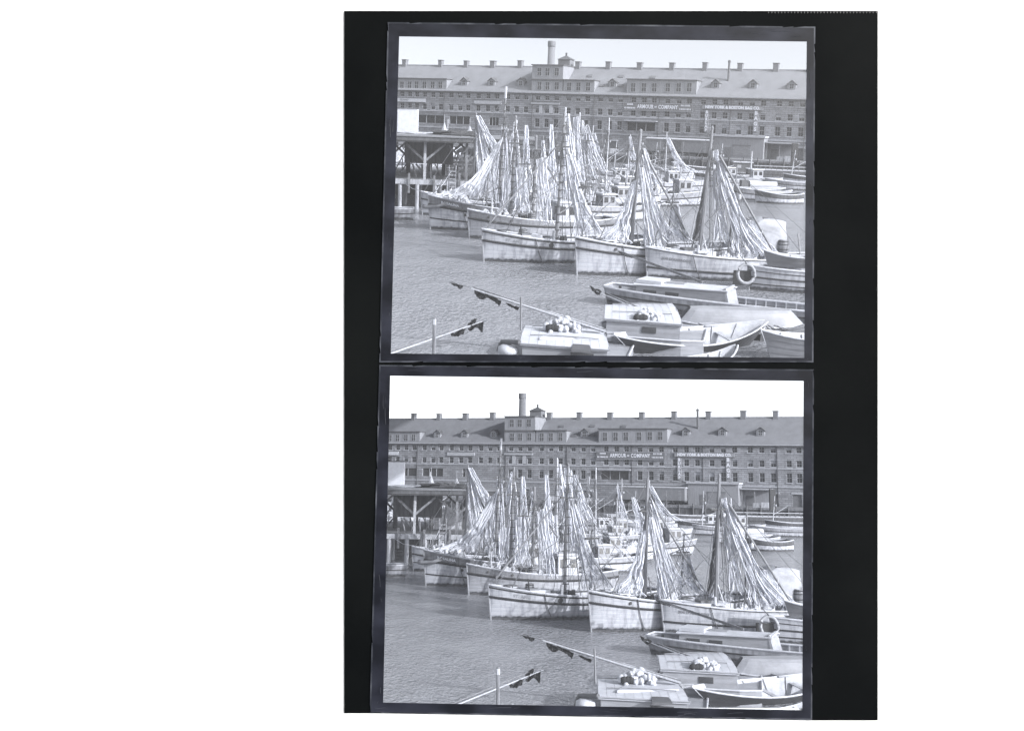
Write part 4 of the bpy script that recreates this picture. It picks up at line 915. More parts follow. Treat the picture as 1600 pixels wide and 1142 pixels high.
b4 = boat('fishing_boat', 'grey boat moored behind the covered pier end', 806, 316, 16, H3, up='hull_grey', s1=.65)
for r, H in ((b1, H1), (b2, H2_), (b3, H3), (b4, H3)): wheelhouse(r, 6.8, 8.2, 1.6, deckz(H, 7), 1.5, 'hull_mid', 2)
rig(b1, H1, 884, 884, 170, .15, 'mast_pale'); rig(b2, H2_, 905, 906, 178, .15, 'mast_pale'); rig(b3, H3, 924, 927, 198, .13, 'mast_pale'); rig(b4, H3, 848, 849, 214, .12, 'mast_wood')
for r, H, px, yt in ((b1, H1, 868, 206), (b2, H2_, 918, 190), (b3, H3, 940, 202), (bJ, HJ, 1030, 222), (bO, HO, 1066, 224), (b4, H3, 858, 226), (bC, HCb, 764, 224), (bD, HD, 820, 226), (bE, HE, 916, 262), (bF, HFb, 1052, 290), (bG, HG, 1150, 262)): rig(r, H, px, px + 2, yt, .07, 'mast_wood', False, 1)
d1, d2, d3, dJ, dO = at(b1, 4, 0, 0).y, at(b2, 4, 0, 0).y, at(b3, 4, 0, 0).y, at(bJ, 8, 0, 0).y, at(bO, 5, 0, 0).y
net('pale peaked net, highest of the crowded masts', (885, 178), (889, 178), (884, 262), (906, 272), d1, d1, folds=3, seed=31)
net('pale net with ragged folds in the crowded masts', (896, 184), (903, 182), (896, 280), (916, 286), d1 + 3, d1 + 3, folds=3, seed=32)
net('broad pale net in the middle of the crowded masts', (905, 190), (911, 188), (908, 270), (934, 280), d2, d2, folds=4, seed=33)
net('thin pale net strung right of the crowded masts', (914, 196), (919, 195), (924, 262), (948, 270), d2 + 4, d2 + 4, 'net_thin', folds=3, seed=34)
net('small pale net on the mast near the freight car', (926, 210), (930, 208), (930, 262), (950, 268), d3, d3, 'net_thin', folds=2, seed=35)
net('slack net swooping down from the thin mast by the freight car', (1041, 217), (1045, 215), (1056, 266), (1092, 270), dO, dO, 'net_thin', folds=2, seed=36, sag=.3)
net('thin dark rigging net beside the draped mast', (983, 214), (986, 214), (984, 262), (1000, 268), dJ, dJ, 'net_thin', folds=2, seed=37)
net('pale net slung over the long white boat deck', (1004, 232), (1008, 232), (1008, 284), (1040, 296), dJ - 6, dJ - 6, 'net_thin', folds=3, seed=38)
net('low pale net over the second rank of boats', (866, 260), (880, 256), (852, 308), (884, 316), d1 - 3, d1 - 3, folds=4, seed=39)
net('small pale net behind the covered pier end', (847, 220), (850, 220), (842, 268), (858, 274), d1 + 14, d1 + 14, folds=2, seed=30)
for r, H, nm, xs in ((bJ, HJ, 'long white boat', (4.6, 6, 7.6, 12)), (bO, HO, 'boat with two deckhouses', (3, 7, 8.4, 12)), (b1, H1, 'boat behind the rung mast', (2, 5, 10)), (b2, H2_, 'boat with white deckhouse', (2, 4.6, 9.6)), (b3, H3, 'rearmost netted boat', (2, 4.5, 9.6)), (b4, H3, 'boat behind the pier end', (3, 5.2, 9.6))):
    for x in xs:
        seed += 1; k = random.uniform(.8, 1.3); heap(r, 'pale tangled net heap ' + WH[xs.index(x)] + ' on the ' + nm, x, 0, deckz(H, x) - .05, 1.1 * k, .9 * k, .8 * k, seed)
# more boats along the quay, far ranks
def far_boat(label, px, py, phi, L, m, mastpx=None, ytop=None, wx=None, up=None):
    H = Hull(L, 3.4, 1.7, 1.2, 1.4, rake=.4); r = boat('moored_boat', label, px, py, phi, H, s1=.6, low=None, up=up or m, stripe=.06)
    if wx: wheelhouse(r, wx, wx + 1.7, 1.6, deckz(H, wx), 1.7, 'hull_white', 2)
    if mastpx: rig(r, H, mastpx, mastpx + 1, ytop, .1, 'mast_pale', False, 1)
    return r, H
far_boat('small white boat moored under the freight car', 1000, 285, 8, 9, 'hull_white', 1002, 204, 5)
far_boat('white boat with thin mast moored before the quay', 938, 282, 10, 10, 'hull_white', 951, 200, 4)
far_boat('pale boat moored under the warehouse shop front', 900, 288, 10, 10, 'hull_mid', None, None, 6)
far_boat('dark-sided boat lying against the quay by the freight car', 1060, 270, 4, 12, 'hull_dark', None, None, None)
far_boat('pale boat lying behind the covered pier roof', 700, 288, 12, 11, 'hull_mid', 699, 188, 6)
# right-hand background craft
def scow(name, label, px, py, phi, L, B, h, m, railm='rail_paint', b0=.8):
    H = Hull(L, B, h, h * .96, h, sw=.85, b0=b0, rake=.1, wf=(.85, .95)); r = boat(name, label, px, py, phi, H, s1=.6, up=m, deck=.12, railm=railm, stripe=.04); 
    for ch in r.children:
        if ch.name.startswith('hull'): ch.data.materials[0] = MATS[m.replace('hull', 'plank')]
    return r, H
tg, HT = scow('barge', 'long dark barge with pale rail and railing posts', 1167, 280.5, -3, 16, 4, 2.0, 'hull_dark')
for i in range(14): box(1 + i, 1.12 + i, -1.7, -1.6, 1.95, 2.6).build('rail_post', 'hull_dark', tg)
box(.8, 15, -1.72, -1.58, 2.61, 2.72).build('handrail', 'rail_paint', tg)
MB().tube([(.6, 0, 1.8), (.6, 0, 5.2)], .16, 8, .1).build('post', 'rail_paint', tg)
sc2, HS2 = scow('deckhouse_scow', 'dark scow with a box deckhouse beside the barge', 1142, 277.5, -2, 4.6, 3.4, 1.1, 'hull_dark')
dh = box(.3, 3.6, -1.3, 1.3, 1.0, 2.9).build('deckhouse', 'hull_dark', sc2); box(.1, 3.9, -1.5, 1.5, 2.91, 3.08).build('roof', 'rail_paint', dh); box(.9, 1.6, -1.34, -1.29, 1.9, 2.5).build('window', 'hull_mid', dh)
solo('iron_boiler', 'dark upright box funnel standing at the quay edge', 'funnel', MB().box(-.55, .55, -.5, .5, 0, 4.2), 'iron', pixd(1240, 258, 215) * 1 - Vector((0, 0, 0)), 0)
kl, HK = scow('launch', 'white launch with flat stern moored at the side of the harbour', 1222, 307, 188, 8, 2.4, 1.25, 'hull_white', b0=.75)
q = tube([(1.0, 0, 1.55), (5.0, 0, 1.6)], .5, 10); q.build('canvas_roll', 'white_paint', kl); box(5.3, 6.3, -.5, .5, 1.15, 2.2).build('engine_box', 'hull_dark', kl)
far_boat('open grey workboat with ribbed side behind the white launch', 1198, 295, -6, 11, 'hull_mid', None, None, None)
far_boat('grey hull between the launch and the netted boats', 1150, 312, 20, 8, 'hull_mid', None, None, None)
scow('rowing_boat', 'small boat moored below the warehouse doors', 1205, 263, 0, 9, 2.6, 1.3, 'hull_mid', b0=.3)
scow('skiff', 'blunt-ended pale skiff moored at the pier piles', 647, 341, 186, 5.5, 2.1, 1.05, 'hull_mid', b0=.7)
ROOTS[-1][0].location.y -= 1.5
scow('lighter', 'pale flat lighter lying under the quay shed', 1124, 271, 2, 9, 3.2, 1.1, 'hull_mid', b0=.7)
far_boat('dark low boat between the barge and the freight car', 1088, 284, 6, 9, 'hull_dark', None, None, 5)
far_boat('pale boat with thin mast lying off the barge', 1110, 292, 12, 9, 'hull_mid', 1128, 226, None)
far_boat('small dark boat outside the white launch', 1182, 317, 10, 6, 'hull_dark', None, None, None)
far_boat('white boat below the dark shop front of the warehouse', 958, 277, 6, 8, 'hull_white', 963, 220, 4)
far_boat('pale boat alongside the freight car quay with a deckhouse', 1018, 274, 6, 8, 'hull_mid', 1026, 224, 4)
far_boat('low pale boat close under the barge', 1146, 289, 4, 8, 'hull_white', None, None, 3)
far_boat('dark boat moored beyond the ribbed workboat', 1226, 286, 0, 9, 'hull_dark', 1242, 236, None)
def fittings(root, H, seed):
    r_ = random.Random(seed)
    for k in range(5):
        x = r_.uniform(1.5, H.L - 2); z = deckz(H, x); y = r_.uniform(-.9, .9)
        MB().box(x - .35, x + .35, y - .28, y + .28, z, z + r_.uniform(.2, .5)).box(x - .4, x + .4, y - .33, y + .33, z + .52, z + .57).build('hatch', r_.choice(('hull_grey', 'rail_paint', 'hull_dark')), root)
    for k in range(5):
        x = r_.uniform(1, H.L - 1.5); z = deckz(H, x); tube([(x, r_.uniform(-1, 1), z), (x + r_.uniform(-.6, .6), r_.uniform(-1, 1), z + r_.uniform(.8, 2.4))], r_.uniform(.03, .06), 5).build('stanchion', r_.choice(('mast_wood', 'rail_paint', 'iron')), root)
    x = r_.uniform(4, 6); z = deckz(H, x); MB().tube([(x, -.6, z + .4), (x, .6, z + .4)], .22, 10).box(x - .1, x + .1, -.7, -.6, z, z + .7).box(x - .1, x + .1, .6, .7, z, z + .7).build('winch', 'iron', root)
    for k in range(8):
        x = 1 + k * (H.L - 2) / 8; t = x / H.L; q = H.p(t, H.top(t) - .02, -1, -.06); box(x - .04, x + .04, q.y, q.y + .07, H.top(t) - .4, H.top(t) - .01).build('bulwark_stay', 'rail_paint', root)
for i_, (r, H) in enumerate(((bB, HB), (bC, HCb), (bD, HD), (bE, HE), (bF, HFb), (bG, HG), (bJ, HJ), (bO, HO), (b1, H1), (b2, H2_), (b3, H3), (b4, H3))): fittings(r, H, 300 + i_)
# low workboat and dinghy beyond the ring
HL = Hull(10, 2.6, 1.5, 1.25, 1.3, rake=.2); lwb = boat('workboat', 'low white workboat with dark plank lines beyond the ring', 1171, 453, 4, HL, s1=.55, up='hull_white', stripe2=.8, stripe=.05)
railing(HL, lambda t: HL.top(t) * .28, .035).build('plank_line', 'stripe', lwb)
rg_ = thing('ring_fender', 'thick pale rope ring fender hanging at the boat side', 'fender', pix(1166, 428 + 24) + Vector((0, 0, 0)))
c = pixd(1166, 428, rg_.location.y - .6); cl = c - rg_.location
MB().tube([(cl.x + .5 * cos(a * pi / 12), cl.y + .12 * sin(a * pi / 12), cl.z + .55 * sin(a * pi / 12)) for a in range(24)] + [(cl.x + .5, cl.y, cl.z + .02)], .1, 8).build('ring', 'hull_mid', rg_, True)
box(cl.x - .7, cl.x + .42, cl.y + .25, cl.y + .32, cl.z - .72, cl.z + .15).build('dark_panel', 'stripe', rg_)  # plain dark panel set behind the ring
tube([(cl.x, cl.y, cl.z + .6), (cl.x - .3, cl.y + .6, cl.z + 1.0)], .03, 4).build('lanyard', 'rope', rg_)

# ------------------------------------------------------------------ foreground boats (they had drifted between the two exposures)
def lowpx(ref, d): return (ref, (ref[0] + d[0], ref[1] + d[1]))
LP = lowpx((958, 472), (67, 546)); LQ = lowpx((944, 545), (90, 550)); LR = lowpx((1100, 540), (90, 550)); LS = lowpx((985, 551), (123, 552)); LT = lowpx((1060, 575), (136, 552)); LV = lowpx((812, 578), (126, 555)); LL = lowpx((678, 560), (96, 550))
HPn = Hull(11.5, 2.5, .95, .8, .85, sw=.8, b0=.55, rake=.3, wf=(.7, .9), fine=.3)
bP = boat('cabin_launch', 'long low launch with a raised cabin trunk and open cockpit', 957, 473, -26, HPn, low=LP, lowm='hull_grey', up='hull_mid', s1=.6, stripe=.035, deck=.34)
def trunk(root, x0, x1, w, z0, z1, roofm='cabin_roof', sidem='hull_grey', wins=(), over=.06, camber=.1, slope=0.0):
    o = MB().hexa([(x0, -w/2, z0), (x1, -w/2, z0), (x1, w/2, z0), (x0, w/2, z0), (x0 + .1, -w/2 + .04, z1), (x1, -w/2 + .04, z1 + slope), (x1, w/2 - .04, z1 + slope), (x0 + .1, w/2 - .04, z1)]).build('cabin', sidem, root)
    P = []
    for i in range(2):
        x = (x0 - over, x1 + over)[i]; P.append([(x, -w/2 - over + (w + 2 * over) * j / 8, z1 + slope * i + .015 + camber * (1 - (2 * j / 8 - 1) ** 2)) for j in range(9)])
    r = MB().grid(P); P2 = [[(a, b, c + .05) for a, b, c in row] for row in P]; r.grid(P2, True)
    for e in (0, 1): r.grid([P[e], P2[e]], e == 0)
    r.grid([[P[0][0], P[1][0]], [P2[0][0], P2[1][0]]]); r.grid([[P[0][8], P[1][8]], [P2[0][8], P2[1][8]]], True)
    r.build('roof', roofm, o)
    for a, b, c, d in wins: box(a, b, -w/2 - .015, -w/2 + .06, c, d).build('window', 'glass_dark', o)
    return o
tr_ = trunk(bP, 1.5, 6.4, 1.75, .45, 1.2, wins=((2.0, 2.7, .72, 1.02), (3.2, 3.9, .72, 1.02)), sidem='hull_mid', slope=.12)
box(1.55, 2.9, -.75, .75, 1.34, 1.5).build('hatch_slide', 'cabin_roof', tr_)
MB().hexa([(6.4, -.9, .5), (6.6, -.9, .5), (6.6, .9, .5), (6.4, .9, .5), (6.25, -.85, 1.5), (6.33, -.85, 1.5), (6.33, .85, 1.5), (6.25, .85, 1.5)]).build('windscreen', 'hull_mid', bP)
for x in (-.45, .45): box(6.22, 6.26, x - .3, x + .3, 1.36, 1.46).build('window', 'glass_dark', bP)
box(2.6, 4.0, -.35, .35, 1.36, 1.44).build('deck_board', 'hull_mid', tr_)
for i in range(9):
    x = 6.9 + i * .52
    for s in (-1, 1):
        t = x / HPn.L; q = HPn.p(t, HPn.top(t) - .05, s, -.05); box(x - .03, x + .03, min(q.y, q.y - s * .05), max(q.y, q.y - s * .05), .25, HPn.top(t) - .02).build('rib', 'rail_paint', bP)
box(7.2, 11, -.7, .7, .47, .56).build('engine_cover', 'white_paint', bP)
MB().tube([(.5, -.3, .6), (.5, -.3, 1.0)], .08, 6).build('bitt', 'iron', bP)
# cabin boat with floats on its roof
def frame_boat(label, nl, nr, fl, fr, zr, zside, low, mside, wins, name='cabin_boat', grow=(.5, .9), foot=0.0):
    A, B, C, D = pix(*nl, zr), pix(*nr, zr), pix(*fr, zr), pix(*fl, zr)
    ang = math.atan2(B.y - A.y, B.x - A.x); r = thing(name, label, 'boat', (A.x, A.y, 0), ang, None, low)
    a, b, c, d = [local(r, v) for v in (A, B, C, D)]
    ins = lambda v, k: Vector((v.x + k * (1 if v.x < b.x / 2 else -1), v.y + k * (1 if v.y < c.y / 2 else -1), 0))
    w = [ins(v, .09) for v in (a, b, c, d)]
    cb = MB().hexa([(v.x, v.y, zside) for v in w] + [(v.x, v.y, zr - .01) for v in w]).build('cabin', mside, r)
    P = [[(a.lerp(d, i / 8).lerp(b.lerp(c, i / 8), j / 10)).x for j in range(11)] for i in range(9)]
    g = MB(); up = [[a.lerp(d, i / 8).lerp(b.lerp(c, i / 8), j / 10) + Vector((0, 0, .07 + .16 * (1 - (2 * i / 8 - 1) ** 2))) for j in range(11)] for i in range(9)]
    dn = [[Vector((p.x, p.y, p.z - .07)) for p in row] for row in up]
    g.grid(up); g.grid(dn, True); g.grid([dn[0], up[0]]); g.grid([dn[8], up[8]], True); g.grid([[q[0] for q in dn], [q[0] for q in up]], True); g.grid([[q[10] for q in dn], [q[10] for q in up]])
    ro = g.build('roof', 'cabin_roof', cb)
    MB().tube([up[0][0], up[0][10]], .035, 5).tube([up[0][0], up[4][0], up[8][0]], .03, 5).tube([up[0][10], up[4][10], up[8][10]], .03, 5).build('roof_moulding', 'hull_mid', ro)
    for i in (2, 6): MB().tube([up[i][1] + Vector((0, 0, .07)), up[i][5] + Vector((0, 0, .1)), up[i][9] + Vector((0, 0, .07))], .022, 5).build('hand_rail', 'hull_grey', ro)
    for j in range(1, 10): MB().tube([up[i][j] + Vector((0, 0, -.004)) for i in range(9)], .012, 3).build('roof_seam', 'hull_mid', ro)
    y0, y1 = -.03, max(c.y, d.y) + .1; x0, x1 = -grow[0], b.x + grow[1]; ym = (y0 + y1) / 2
    out = [(x0, ym), (x0 + .5, y0 + .35), (.3, y0), (b.x, y0), (x1, y0 + .3), (x1, y1 - .3), (b.x, y1), (.3, y1), (x0 + .5, y1 - .35)]
    n = len(out); h = MB(); zt = zside + .05
    h.add([(x, ym + (y - ym) * .98, -.05) for x, y in out] + [(x, y, zt) for x, y in out], [(i, (i + 1) % n, n + (i + 1) % n, n + i) for i in range(n)] + [tuple(range(n, 2 * n))])
    h.build('hull', 'hull_mid', r)
    MB().tube([(x, y, zt + .03) for x, y in out] + [(out[0][0], out[0][1], zt + .03)], .05, 5).build('gunwale', 'rail_paint', r)
    for x0_, x1_, z0, z1 in wins: box(x0_, x1_, .055, .12, z0, z1).build('window', 'glass_dark', cb)
    return r, a, b, c, d, ro
bQ, *qc = frame_boat('cabin boat with pale roof and a bundle of floats on top', (944, 501), (1066, 510), (946, 478.5), (1049, 476), 1.25, .55, LQ, 'hull_mid', ((1.6, 2.2, .85, 1.1),))
bV, *vc = frame_boat('broad pale-roofed cabin boat carrying marker poles and cork floats', (812, 539.5), (952, 550), (821.5, 511.5), (939, 515.5), .84, .3, LV, 'hull_mid', ((2.0, 2.9, .42, .7),), grow=(.75, .6))
ro = vc[4]
# a raised hatch slide, a dark skylight and a stovepipe on the broad roof
def on_roof(px, py, z): return local(bV, pix(px, py, z))
h0, h1, h2, h3 = on_roof(843, 531, 1.0), on_roof(940, 531, 1.0), on_roof(936, 519, 1.0), on_roof(866, 519, 1.0)
MB().hexa([tuple(v) for v in (h0, h1, h2, h3)] + [(v.x, v.y, v.z + .1) for v in (h0, h1, h2, h3)]).build('hatch_slide', 'cabin_roof', bV)
h0, h1, h2, h3 = on_roof(893, 545, 1.0), on_roof(924, 546, 1.0), on_roof(921, 537, 1.0), on_roof(895, 536, 1.0)
MB().hexa([tuple(v - Vector((0, 0, .12))) for v in (h0, h1, h2, h3)] + [(v.x, v.y, v.z - .03) for v in (h0, h1, h2, h3)]).build('skylight', 'hull_dark', bV)
s0 = on_roof(812, 535, .95); s1 = local(bV, pixd(784, 534, 42.2)); s2 = local(bV, pixd(779, 549, 42.2))
MB().tube([s0, s1, s1 + (s2 - s1) * .12, s2], .1, 8).build('exhaust_pipe', 'hull_dark', bV)
MB().tube([local(bV, pixd(814, 516, 43.5)), local(bV, pixd(814, 464, 43.5))], .045, 6).build('pole_rest', 'mast_wood', bV)
f = local(bV, pixd(794, 546, 42.0)); MB().lathe([(.01, -.22), (.26, -.2), (.42, -.1), (.4, .1), (.24, .2), (.01, .22)], 12, tuple(f)).build('bow_buoy', 'white_paint', bV, True)
# dories
def dory(name, label, root_px, phi, L, B, zl, zm, zr, bl, br, low, m_out='dory_shaded', m_in='dory_inside', z0=0.0, flip=False, only=None, root=None, depth_in=True, ribs=6, thw=3, strakes=3, group=None):
    p = root if root is not None else pix(*root_px); r = thing(name, label, 'dory' if not flip else 'dory', (p.x, p.y, z0), radians(phi), group, low, only)
    def top(t): return zm + ((zl - zm) * ((.5 - t) / .5) ** 2 if t < .5 else (zr - zm) * ((t - .5) / .5) ** 2)
    def b(t): return B / 2 * max(0.02, sin(pi * (0.02 + .96 * t)) ** (.35 if flip else .8))
    def P(t, s, sd, o=0.0):
        x = (bl + (L - bl - br) * t) * (1 - s) + L * t * s; return Vector((x, sd * (b(t) * ((.5 + .5 * s ** .5) if flip else (.5 + .5 * s ** .85)) + o), top(t) * s))
    N = 18; tsx = [i / N for i in range(N + 1)]
    for sd in (-1, 1):
        for k in range(strakes):
            s0_, s1_ = k / strakes, (k + 1) / strakes
            g = MB(); g.grid([[P(t, s0_, sd, .022) for t in tsx], [P(t, s1_, sd, .004) for t in tsx]], flip=(sd == 1)); g.grid([[P(t, s0_, sd, 0) for t in tsx], [P(t, s0_, sd, .022) for t in tsx]], flip=(sd == 1))
            g.build('strake', m_out, r)
        MB().grid([[P(t, s / 3, sd, -.03) for t in tsx] for s in range(4)], flip=(sd == -1)).build('inner_planking', m_in, r)
        MB().tube([P(t, 1, sd, 0) for t in tsx], .04, 5).build('gunwale', 'rail_paint', r)
        for i in range(ribs):
            t = (i + 1) / (ribs + 1); MB().tube([P(t, .05, sd, -.06), P(t, .6, sd, -.07), P(t, .98, sd, -.06)], .03, 4).build('rib', 'hull_mid', r)
    MB().grid([[P(t, 0, -1, .02) for t in tsx], [P(t, 0, 1, .02) for t in tsx]]).build('bottom', m_out if flip else m_in, r)
    for i in range(thw):
        t = .25 + .5 * i / max(1, thw - 1); q = P(t, .62, 1, -.05); box(q.x - .12, q.x + .12, -q.y, q.y, q.z - .02, q.z + .02).build('thwart', 'pale_wood', r)
    return r
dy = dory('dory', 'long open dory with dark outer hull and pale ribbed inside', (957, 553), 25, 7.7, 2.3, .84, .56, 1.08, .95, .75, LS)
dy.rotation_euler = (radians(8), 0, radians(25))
dory('dory', 'pale open dory tucked in front of the long dark dory', (1074, 582), 36, 2.7, 1.15, .6, .45, .85, .4, .5, LT, m_out='hull_mid', ribs=4, thw=2)
dory('dory', 'plank-sided dory with its bow among mooring ropes', (1186, 561), 6, 5.0, 1.5, 1.25, .95, 1.2, .5, .5, None, m_out='hull_grey', ribs=4, thw=2, only='upper', strakes=4)
pr = pix(1062, 507, .55)
od = dory('overturned_dory', 'smooth pale dory lying keel-up on the low float', None, 1.5, 5.7, 1.9, .6, .75, .6, .5, .6, LR, m_out='overturned_paint', root=Vector((pr.x, pr.y + .4, 0)), z0=1.32, flip=True, thw=0, ribs=0, strakes=6)
od.rotation_euler = (pi, 0, -radians(1.5)); od.rotation_euler = (pi, 0, radians(1.5))
fl = thing('work_float', 'low plank float carrying the overturned dory', 'float', (pr.x + .2, pr.y - .6, 0), radians(1.5), None, LR)
for i in range(9): box(0, 7, i * .26, i * .26 + .235, .34, .42).build('plank', 'weathered_wood', fl)
for x in (.3, 3.4, 6.4): box(x, x + .3, 0, 2.3, -.1, .335).build('float_beam', 'quay_timber', fl)
for x in (.9, 4.6): box(x, x + .18, .3, 2.0, .425, .62).build('chock', 'weathered_wood', fl)
dp_ = pixd(1190, 421, 64.6); dory('dinghy', 'small grey lapstrake dinghy lying across the low workboat', None, -4, 4.4, 1.5, .95, .62, .8, .35, .4, None, m_out='hull_grey', root=Vector((dp_.x, 64.6, 0)), z0=1.42, ribs=4, thw=2)
# coils and mooring ropes round the plank-sided dory
rp = MB(); rn = random.Random(8)
for i in range(9):
    a = pixd(1205 + rn.uniform(-10, 10), 512 + rn.uniform(-4, 4), 45.5); b_ = pixd(1258, 506 + i * 4.5, 46.5); m_ = (a + b_) / 2 - Vector((0, 0, rn.uniform(.1, .35))); rp.tube([a, m_, b_], .03, 4)
org = pixd(1230, 520, 46); rp.v = [(x - org.x, y - org.y, z - org.z) for x, y, z in rp.v]
solo('mooring_ropes', 'slack mooring ropes crossing above the plank-sided dory', 'rope', rp, 'rope', org, 0, only='upper')

# --- marker poles with flags, cork floats
def flag(root, base, pts, seed):
    n = len(pts); rn = random.Random(seed); g = MB(); half = n // 2
    top = [local(root, p) for p in pts[:half]]; bot = [local(root, p) for p in pts[half:]][::-1]
    P = []
    for i in range(5):
        row = []
        for j in range(9):
            u = j / 8 * (half - 1); k = min(int(u), half - 2); f = u - k
            p = top[k].lerp(top[k + 1], f).lerp(bot[k].lerp(bot[k + 1], f), i / 4); p = p + Vector((0, .12 * sin(j * 1.3 + i + seed), .03 * rn.uniform(-1, 1))); row.append(p)
        P.append(row)
    g.grid(P); g.grid([[p + Vector((0, .02, 0)) for p in row] for row in P], True); g.build('flag', 'flag_cloth', root)
def poles(label, p0, p1, y0, y1, low, n=4, spread=2.0, r=.035, seed=0, m='mast_pale'):
    a, b = pixd(*p0, y0), pixd(*p1, y1); rt = thing('marker_poles', label, 'poles', a, 0, None, low); rn = random.Random(seed)
    for i in range(n):
        o = Vector((rn.uniform(-.12, .12), rn.uniform(-.15, .15), rn.uniform(-.07, .07))); k = rn.uniform(.72, 1.0) if i else 1.0
        o2 = o * .6 + Vector((0, 0, rn.uniform(-.08, .08)))
        tube([local(rt, a) + o, local(rt, a.lerp(b, k)) + o2], r, 5, r * .6).build('pole', m if i % 2 == 0 else 'mast_wood', rt)
    return rt
p1 = poles('bundle of marker poles with black flags over the broad roof', (946, 516), (736, 449), 43.2, 44.6, LV, 7, seed=1, r=.045)
def fl4(rt, quad, y, s): flag(rt, None, [pixd(*q, y) for q in quad], s)
fl4(p1, ((741, 452), (752, 456), (764, 463), (753, 469), (746, 465), (741, 458)), 44.5, 1); fl4(p1, ((757, 457), (770, 464), (784, 470), (782, 476), (771, 471), (760, 466)), 44.4, 2)
fl4(p1, ((770, 467), (776, 470), (784, 473), (780, 478), (776, 475), (773, 471)), 44.3, 3); fl4(p1, ((790, 472), (800, 476), (812, 482), (808, 484), (800, 481), (791, 476)), 44.2, 4)
fl4(p1, ((702, 441), (712, 443), (724, 447), (720, 451), (714, 449), (708, 446)), 44.8, 5); tube([local(p1, pixd(736, 449, 44.6)), local(p1, pixd(702, 441, 44.8))], .018, 4).build('pole_tip', 'mast_wood', p1)
p2 = poles('marker poles with a dark flag laid on the cabin boat roof', (1062, 512), (930, 452), 46.2, 49.5, LQ, 4, seed=2)
fl4(p2, ((921, 447), (930, 450), (940, 455), (937, 462), (931, 460), (925, 454)), 49.5, 6)
p3 = poles('weathered marker poles leaning across the lettered boat bow', (1096, 440), (966, 392), 57.5, 62, LP, 5, seed=3, m='mast_wood')
fl4(p3, ((964, 391), (976, 394), (990, 401), (988, 404), (976, 400), (966, 394)), 62, 7)
p4 = poles('pale marker poles with torn black flags above open water', (600, 556), (762, 497), 42.5, 45, LL, 4, seed=4)
fl4(p4, ((704, 522), (716, 517), (728, 512), (724, 522), (716, 526), (706, 526)), 44.2, 8); fl4(p4, ((731, 505), (738, 500), (746, 496), (743, 504), (737, 508), (730, 512)), 44.6, 9); fl4(p4, ((731, 513), (742, 507), (756, 501), (754, 519), (744, 511), (734, 518)), 44.8, 10)
pb = pix(678, 574); pst = thing('mooring_post', 'slender upright post standing in open water beside marker poles', 'post', pb, 0, None, LL)
tp = local(pst, pixd(678.5, 496, pb.y)); MB().tube([(0, 0, -.3), tp * .5, tp], .075, 7, .06).build('shaft', 'mast_wood', pst); MB().tube([tp * .86, tp * .97], .08, 7).build('pale_band', 'rail_paint', pst)
def floats(label, cx, cy, w, h, y, low, n, seed, sz):
    rn = random.Random(seed); c = pixd(cx, cy + h / 2, y); r = thing('cork_floats', label, 'floats', c, 0, None, low)
    src = None
    for i in range(n):
        a = rn.uniform(-1, 1); bq = rn.uniform(0, 1) * (1 - abs(a) * .6)
        p = local(r, pixd(cx + a * w / 2, cy + h / 2 - bq * h, y)) + Vector((0, rn.uniform(-.5, .1) * (1 - bq), 0))
        if src is None:
            src = MB().lathe([(.01, -.2), (.085, -.17), (.12, -.05), (.12, .05), (.085, .17), (.01, .2)], 9).build('float', 'cork', r, True); o = src
        else: o = inst(src, r)
        o.location = p; o.rotation_euler = (rn.uniform(.6, 2.2), rn.uniform(-.6, .6), rn.uniform(0, 3)); k = sz * rn.uniform(.75, 1.3); o.scale = (k, k, k)
    for i in range(3):
        p = local(r, pixd(cx - w * .4 + i * 5, cy + h * .3, y - .3)); MB().lathe([(.01, -.16), (.15, -.1), (.18, 0), (.15, .1), (.01, .16)], 10, tuple(p)).build('dark_float', 'flag_cloth', r, True)
floats('heap of pale cork floats on the broad boat roof', 880, 505, 54, 24, 43.6, LV, 80, 3, .8)
floats('small heap of white floats on the cabin boat roof', 1012, 491, 40, 18, 45.6, LQ, 46, 4, .75)
# loose gear between the front boats
for i, (px, py, lab) in enumerate(((956, 531, 'pale box fitting on the stern of the broad-roofed boat'), (1108, 520, 'weathered plank bin between the dories'))):
    p = pix(px, py, .4); solo('gear_box', lab, 'box', MB().box(-.35, .35, -.3, .3, 0, .35).box(-.4, .4, -.35, .35, .352, .4), 'pale_wood', p, .3, None, LV if i == 0 else LS)
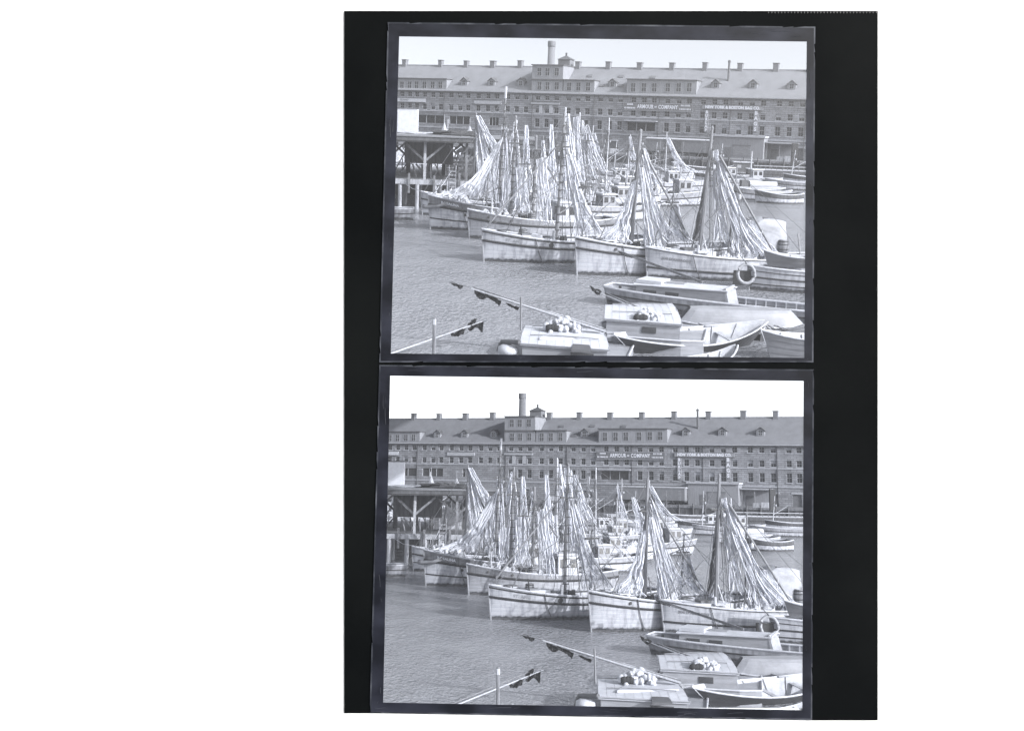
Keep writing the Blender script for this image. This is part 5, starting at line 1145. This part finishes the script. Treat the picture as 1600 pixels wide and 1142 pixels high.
# a person on the pier in the second exposure
def person():
    vs = [(0, 0, .92), (0, 0, 1.12), (0, .02, 1.38), (0, .03, 1.5), (0, .0, 1.62), (0, -.02, 1.74), (-.11, 0, .88), (-.13, -.05, .5), (-.13, .06, .08), (-.13, -.1, .03), (.11, 0, .88), (.13, .12, .5), (.12, .28, .1), (.12, .14, .03),
          (-.2, .02, 1.4), (-.27, .03, 1.12), (-.24, -.14, .9), (-.24, -.2, .82), (.2, .02, 1.4), (.27, .06, 1.12), (.26, -.06, .88), (.26, -.1, .8)]
    es = [(0, 1), (1, 2), (2, 3), (3, 4), (4, 5), (0, 6), (6, 7), (7, 8), (8, 9), (0, 10), (10, 11), (11, 12), (12, 13), (2, 14), (14, 15), (15, 16), (16, 17), (2, 18), (18, 19), (19, 20), (20, 21)]
    rad = [.15, .14, .16, .06, .09, .1, .1, .07, .05, .04, .1, .07, .05, .04, .07, .055, .04, .035, .07, .055, .04, .035]
    me = bpy.data.meshes.new('person'); me.from_pydata(vs, es, []); o = bpy.data.objects.new('person', me); COL.objects.link(o); me.materials.append(MATS['person_cloth'])
    sk = o.modifiers.new('skin', 'SKIN'); o.modifiers.new('sub', 'SUBSURF').levels = 1; o.modifiers['sub'].render_levels = 2
    for i, s in enumerate(me.skin_vertices[0].data): s.radius = (rad[i], rad[i])
    me.skin_vertices[0].data[0].use_root = True
    p = pixd(690, 279, PD + 1.5); o.location = (p.x, PD + 1.2, PZ); o.rotation_euler = (0, 0, .8)
    return reg(o, 'person in dark clothes walking along the pier edge', 'person', None, None, 'lower')
person()
# mooring lines from the front bows
for i, (r, H, px, py) in enumerate(((bB, HB, 628, 284), (bC, HCb, 705, 268), (bC, HCb, 690, 281))):
    a = at(r, .1, 0, H.top(0)); b_ = pixd(px, py, PD - .3); m_ = a.lerp(b_, .5) - Vector((0, 0, .25)); mb = MB().tube([a - a, m_ - a, b_ - a], .025, 4)
    solo('mooring_line', ('mooring line from the white boat at the pier to a pile', 'mooring line from the grey-and-white boat to the pier ladder', 'mooring line from the grey-and-white boat to the pier beam')[i], 'rope', mb, 'rope_pale', a, 0, 'mooring lines to the pier')

# ------------------------------------------------------------------ set everything out: the upper view, and its copy with the shifted viewpoint for the lower view
def copy_tree(o, parent=None):
    c = o.copy(); COL.objects.link(c); c.parent = parent
    for ch in o.children: copy_tree(ch, c)
    return c
TAGW = {'upper': ' in upper plate', 'lower': ' in lower plate'}
def place(o, M, k):
    o.rotation_mode = 'QUATERNION'; l, q, s = M.decompose(); o.location = l; o.rotation_quaternion = q
    if 'label' in o: o['label'] = o['label'] + TAGW[k]
    if 'group' in o: o['group'] = o['group'] + TAGW[k]
for o, low, only in list(ROOTS):
    L = Matrix.Translation(o.location) @ o.rotation_euler.to_matrix().to_4x4()
    if low:
        d = pix(*low[1], 0, Q2) - pix(*low[0], 0, Q1); T = Matrix.Translation((d.x, d.y, 0))
    else: T = TLOW
    if only != 'upper':
        c = o if only == 'lower' else copy_tree(o); place(c, M2 @ T @ L, 'lower')
    if only != 'lower': place(o, M1 @ L, 'upper')
